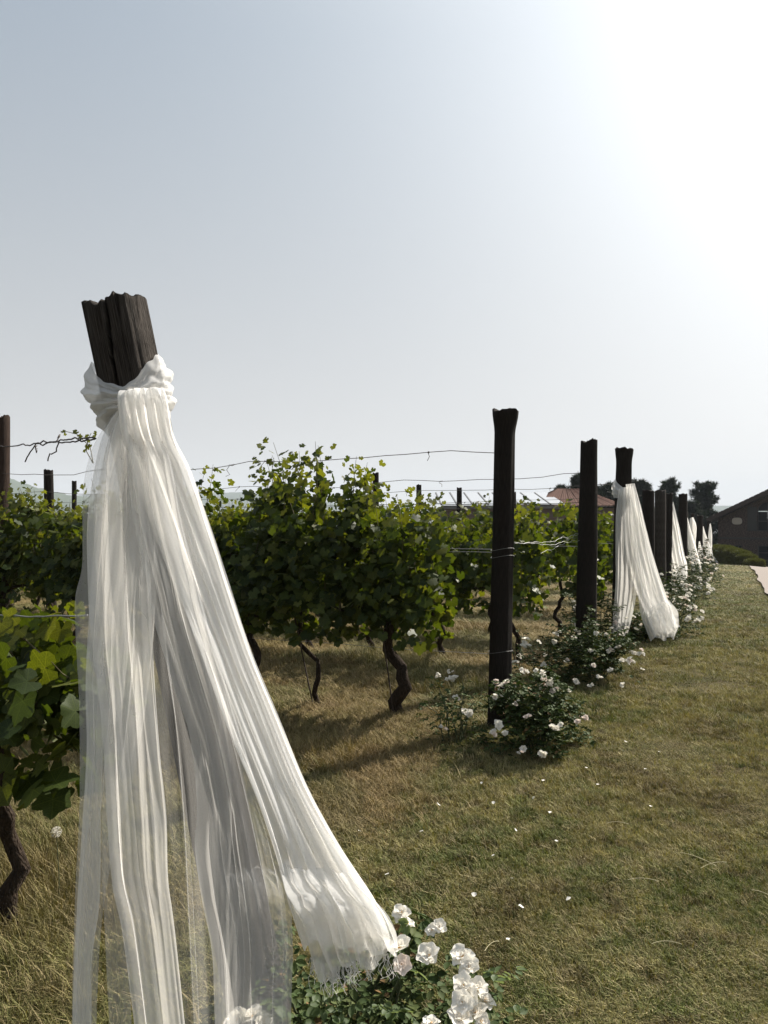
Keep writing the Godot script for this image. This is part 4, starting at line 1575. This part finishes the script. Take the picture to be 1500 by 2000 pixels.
	panel("left_tail", o, M.tulle, [[1208, 955, 9.05], [1203, 1000, 9.0], [1202, 1070, 8.98], [1202, 1140, 8.97], [1199, 1190, 8.96], [1198, 1242, 8.95]], [[1238, 948, 9.05], [1246, 1000, 9.0], [1248, 1070, 8.98], [1245, 1140, 8.97], [1238, 1185, 8.96], [1226, 1236, 8.95]], 5.0, 0.03, 0.34, 14, 100, 90, 0.05)
	panel("right_tail", o, M.tulle, [[1222, 946, 9.04], [1228, 1000, 8.98], [1236, 1070, 8.95], [1242, 1140, 8.9], [1252, 1200, 8.85], [1272, 1250, 8.8]], [[1240, 944, 9.04], [1255, 1000, 9.0], [1272, 1070, 9.0], [1292, 1140, 9.0], [1310, 1190, 8.98], [1326, 1226, 8.95]], 6.0, 0.04, 0.34, 15, 120, 90, 0.05)
	panel("lining_panel", o, M.tulle, [[1214, 952, 9.07], [1216, 1000, 9.03], [1220, 1070, 9.0], [1236, 1140, 9.0], [1256, 1190, 9.0], [1286, 1238, 9.0]], [[1238, 950, 9.07], [1252, 1000, 9.03], [1268, 1070, 9.03], [1288, 1140, 9.03], [1306, 1190, 9.03], [1322, 1232, 9.0]], 5.0, 0.04, 0.3, 16, 90, 70, 0.05)
	panel("hem_flounce", o, M.tulle, [[1268, 1185, 8.85], [1266, 1205, 8.78], [1272, 1228, 8.76], [1280, 1248, 8.80]], [[1306, 1172, 8.97], [1322, 1195, 8.9], [1326, 1222, 8.88], [1318, 1246, 8.9]], 4.0, 0.05, 0.32, 17, 90, 50, 0.06)

	# the drapes further along the line of posts: pixel outline, depth
	var far := [
		["third white tulle drape pinned below a dark post top", 17.0, [[1299, 984], [1298, 1030], [1303, 1080], [1314, 1125], [1326, 1150]], [[1315, 980], [1327, 1030], [1336, 1080], [1343, 1110], [1338, 1150]]],
		["fourth white tulle drape, pointed, right of a bare post", 23.8, [[1340, 1006], [1339, 1035], [1341, 1062], [1348, 1090], [1352, 1112]], [[1342, 1006], [1349, 1035], [1357, 1062], [1365, 1090], [1371, 1114]]],
		["fifth white tulle drape peeping out behind the fourth", 26.8, [[1347, 1013], [1346, 1030], [1350, 1045], [1355, 1060], [1357, 1070]], [[1354, 1010], [1359, 1026], [1359, 1045], [1358, 1060], [1359, 1070]]],
		["sixth tulle drape, a short white point above the far roses", 29.6, [[1366, 1058], [1364, 1070], [1363, 1082], [1364, 1090], [1366, 1100]], [[1367, 1057], [1370, 1070], [1374, 1082], [1376, 1090], [1377, 1100]]],
		["seventh white tulle drape, slim and pointed", 33.6, [[1372, 1030], [1371, 1045], [1373, 1062], [1377, 1080], [1384, 1092]], [[1374, 1028], [1379, 1045], [1385, 1062], [1391, 1080], [1394, 1093]]],
		["last white tulle drape beside the hedge, trailing on the lawn", 38.4, [[1386, 1024], [1383, 1042], [1384, 1062], [1387, 1080], [1390, 1094]], [[1388, 1022], [1391, 1040], [1391, 1062], [1392, 1082], [1404, 1099]]],
	]
	for k in far.size():
		var e: Array = far[k]
		var d: float = e[1]
		var root := at(e[2][2][0], e[2][2][1], d)
		o = thing("tulle_drape", e[0], "drape", ground(root.x, root.z), "tulle drapes on the posts")
		for s in 2:
			var a := []
			var b := []
			for p in e[2]:
				a.append([p[0], p[1], d + s * 0.06])
			for p in e[3]:
				b.append([p[0], p[1], d + s * 0.06])
			panel("cloth" if s == 0 else "lining", o, M.thick_tulle if s == 0 else M.tulle, a, b, 5.0, 0.05, 0.30, 21 + k * 2 + s, 60, 40, 0.08)


func make_roses() -> void:
	make_rose("nearest white rose bush under the hem of the large drape", Vector3(-0.08, 0, -2.02), 0.42, 0.30, 0.40, {"seed": 501, "stems": 18, "leaves": 3300, "leaf": 0.028, "parts": 300, "petals": true, "blossoms": [[785, 1782, 2.08], [795, 1804, 2.05, 0.022], [858, 1810, 2.05, 0.020], [843, 1817, 2.05, 0.018], [780, 1850, 1.90, 0.028], [838, 1866, 1.93, 0.030], [903, 1868, 1.93, 0.030], [916, 1888, 1.90, 0.026], [905, 1925, 1.84, 0.028], [932, 1932, 1.86, 0.028], [948, 1955, 1.86, 0.028], [903, 1958, 1.80, 0.026], [928, 1978, 1.82, 0.028], [898, 1990, 1.78, 0.028], [912, 1945, 1.83, 0.026], [784, 1884, 1.90, 0.024], [490, 1985, 1.86, 0.030], [462, 1992, 1.86, 0.028], [515, 1996, 1.86, 0.026], [842, 1998, 1.80, 0.02], [940, 1995, 1.80, 0.024]]})
	make_rose("dense white rose bush in front of the flared post", ground(0.96, -4.9), 0.36, 0.34, 0.46, {"seed": 502, "stems": 16, "leaves": 4600, "leaf": 0.032, "parts": 0, "blossoms": [[985, 1332, 5.0, 0.040], [975, 1338, 5.0, 0.034], [998, 1338, 4.98, 0.034], [1058, 1317, 4.95, 0.038], [1068, 1336, 4.8, 0.044], [1082, 1346, 4.78, 0.03], [1086, 1420, 4.5, 0.038], [982, 1409, 4.6, 0.04], [968, 1430, 4.58, 0.034], [980, 1438, 4.56, 0.03], [1020, 1468, 4.5, 0.03], [1056, 1476, 4.45, 0.03], [1138, 1407, 4.7, 0.034], [1095, 1526, 4.35, 0.03], [1127, 1529, 4.35, 0.034], [1030, 1400, 4.6, 0.026], [1022, 1312, 5.1, 0.03], [1105, 1350, 5.0, 0.026], [1006, 1372, 4.7, 0.024], [972, 1362, 4.8, 0.026]]})
	make_rose("thin straggly rose bush left of the flared post", ground(0.46, -5.0), 0.26, 0.24, 0.42, {"seed": 503, "stems": 9, "leaves": 620, "leaf": 0.026, "blossoms": [[893, 1361, 5.0, 0.036], [889, 1328, 5.1, 0.03], [879, 1324, 5.1, 0.024], [911, 1391, 4.9, 0.038], [858, 1319, 5.1, 0.02], [866, 1420, 4.9, 0.024], [884, 1478, 4.8, 0.026], [880, 1312, 5.1, 0.02]]})
	make_rose("dark rose bush with white clusters at the foot of the flat topped post", ground(1.90, -6.95), 0.44, 0.40, 0.56, {"seed": 504, "stems": 16, "leaves": 4600, "leaf": 0.034, "blossoms": [[1155, 1306, 6.5, 0.044], [1190, 1312, 6.5, 0.044], [1175, 1324, 6.45, 0.034], [1121, 1331, 6.5, 0.038], [1153, 1341, 6.4, 0.024], [1215, 1339, 6.4, 0.028], [1222, 1288, 6.6, 0.044], [1237, 1290, 6.6, 0.03], [1240, 1275, 6.7, 0.038], [1258, 1274, 6.7, 0.034], [1206, 1266, 6.7, 0.036], [1192, 1270, 6.7, 0.034], [1128, 1236, 6.9, 0.036], [1095, 1235, 6.9, 0.03], [1108, 1290, 6.7, 0.03], [1164, 1222, 7.1, 0.024], [1180, 1238, 7.0, 0.028]], "random": 6})
	make_rose("pale pink tinged rose bush left of the flat topped post", ground(1.45, -7.0), 0.30, 0.28, 0.46, {"seed": 505, "stems": 8, "leaves": 900, "leaf": 0.028, "random": 13, "bloom": 1.2})
	make_rose("rose bush spreading under the second drape", ground(3.05, -9.25), 0.46, 0.30, 0.36, {"seed": 506, "stems": 12, "leaves": 3600, "leaf": 0.036, "random": 16, "bloom": 1.25})
	make_rose("rose bush between the flat topped post and the second drape", ground(2.35, -8.6), 0.38, 0.35, 0.62, {"seed": 507, "stems": 10, "leaves": 2000, "leaf": 0.036, "random": 18, "bloom": 1.2})
	make_rose("flower covered rose bush right of the second drape's hem", ground(3.72, -9.9), 0.34, 0.45, 0.66, {"seed": 508, "stems": 12, "leaves": 1600, "leaf": 0.032, "random": 34, "bloom": 1.35})
	make_rose("flower covered rose bush behind the second drape's right edge", ground(4.10, -11.2), 0.38, 0.5, 0.85, {"seed": 509, "stems": 12, "leaves": 1700, "leaf": 0.034, "random": 34, "bloom": 1.4})
	make_rose("rose bush at the foot of the third drape", ground(5.6, -14.2), 0.45, 0.5, 0.72, {"seed": 510, "stems": 10, "leaves": 1500, "leaf": 0.036, "random": 28, "bloom": 1.5})
	make_rose("dark rose bush right of the third drape", ground(7.35, -18.2), 0.60, 0.6, 0.80, {"seed": 511, "stems": 10, "leaves": 1700, "leaf": 0.042, "random": 24, "bloom": 1.7})
	make_rose("rose bush hiding the hem of the fourth drape", ground(9.3, -22.8), 0.6, 0.6, 0.85, {"seed": 512, "stems": 9, "leaves": 1500, "leaf": 0.045, "random": 26, "bloom": 1.8})
	make_rose("tall rose bush below the sixth and seventh drapes", ground(11.9, -29.0), 0.55, 0.6, 1.1, {"seed": 513, "stems": 9, "leaves": 1800, "leaf": 0.055, "random": 34, "bloom": 2.0})
	make_rose("low rose sprig on the lawn right of the third drape", ground(6.35, -15.6), 0.30, 0.25, 0.34, {"seed": 514, "stems": 6, "leaves": 380, "leaf": 0.034, "random": 6, "bloom": 1.5})


func make_small_things() -> void:
	# petals lying on the lawn
	rng.seed = 777
	var spots := [[752, 1727], [1023, 1794], [1106, 1779], [990, 1855], [955, 1935], [1010, 1640], [963, 1585], [940, 1545], [1062, 1536], [1040, 1575], [1262, 1514], [1170, 1545], [1148, 1512], [1270, 1590], [1075, 1600], [925, 1772], [1000, 1735], [1090, 1660], [960, 1690], [1225, 1460], [1290, 1480], [860, 1588], [705, 1640], [820, 1640]]
	for e in spots:
		var d: float = EYE / ((e[1] - 1000.0) / FOCAL)
		var p := ground((e[0] - 750.0) / FOCAL * d, -d) + Vector3(0, 0.034, 0)
		var o := single("fallen_petal", rose_petals[rng.randi_range(0, 3)], M.petal, p)
		o.basis = (Basis(Vector3.UP, r(0, TAU)) * Basis(Vector3.RIGHT, r(-0.6, 0.3))).scaled(Vector3.ONE * r(0.014, 0.022))
		tag(o, "small white rose petal fallen on the lawn grass", "petal", "petals fallen on the lawn")
	# long pale stalks lying on the mown lawn
	for e in [[1362, 1700, 0.16, 0.9], [1392, 1712, 0.14, -0.4], [1255, 1743, 0.12, 0.1], [1300, 1871, 0.10, 0.02], [1490, 1772, 0.1, 0.9], [1205, 1628, 0.10, 0.1], [960, 1875, 0.08, -0.8]]:
		var d: float = EYE / ((e[1] - 1000.0) / FOCAL)
		var p := ground((e[0] - 750.0) / FOCAL * d, -d) + Vector3(0, 0.045, 0)
		var g := Geo.new()
		var path := PackedVector3Array()
		for k in 9:
			var t := k / 8.0 - 0.5
			path.append(Vector3(cos(e[3]), 0, sin(e[3])) * t * e[2] + Vector3(0, 0.02 * (0.25 - t * t), 0.04 * t * t))
		g.tube(path, [0.0012], 4)
		var o := single("grass_stalk", g.mesh(), M.straw, p)
		tag(o, "long pale dry grass stalk lying on the lawn", "grass stalk", "dry stalks on the lawn")
	# thin shoot tips reaching the top wire beside the near drape
	var tip := thing("vine_shoot", "thin pale vine shoot with tiny leaves above the heavy twisted wire", "vine shoot", at(182, 905, 2.05))
	for e in [[[182, 905], [176, 872], [150, 848], [126, 842]], [[182, 905], [168, 880], [172, 858], [178, 846]]]:
		var sg := Geo.new()
		var sp := PackedVector3Array()
		for q in e:
			sp.append(at(q[0], q[1], 2.05) - tip.position)
		sg.tube(sp, [0.0014, 0.0012, 0.001, 0.0008], 4)
		part("tendril", sg.mesh(), M.cane, tip)
		for k in range(1, 4):
			for w in 2:
				part("leaf", leaf_meshes[k], leaf_mats[4], tip, Transform3D(leaf_basis(Vector3(r(-0.5, 0.5), r(0, 1), 1), Vector3(r(-1, 1), r(-1, 0.5), 0), r(0.010, 0.018)), sp[k] + Vector3(r(-0.01, 0.01), r(-0.008, 0.008), 0)))
	# dandelion clock left of the near drape
	var dd := 2.85
	var head := at(110, 1625, dd)
	var o := thing("dandelion_clock", "round white dandelion seed head in the grass at far left", "dandelion", ground(head.x, head.z))
	var g := Geo.new()
	var top := head - o.position
	g.tube(PackedVector3Array([Vector3(0.01, 0, 0), top * 0.5 + Vector3(0.01, 0, 0), top]), [0.002, 0.0016, 0.0014], 5)
	part("stalk", g.mesh(), M.stem, o)
	g = Geo.new()
	rng.seed = 31
	for k in 80:
		var v := Vector3(r(-1, 1), r(-1, 1), r(-1, 1)).normalized()
		var e := top + v * 0.016
		g.tube(PackedVector3Array([top, e]), [0.0003], 3)
		for s in 4:
			var w := v.rotated(v.cross(Vector3.UP if absf(v.y) < 0.9 else Vector3.RIGHT).normalized(), 0.5).rotated(v, s * TAU / 4)
			g.tube(PackedVector3Array([e, e + w * 0.004]), [0.0004], 3)
	var puff := part("seed_head", g.mesh(), M.petal, o)
	puff.set_meta("kind", "stuff")
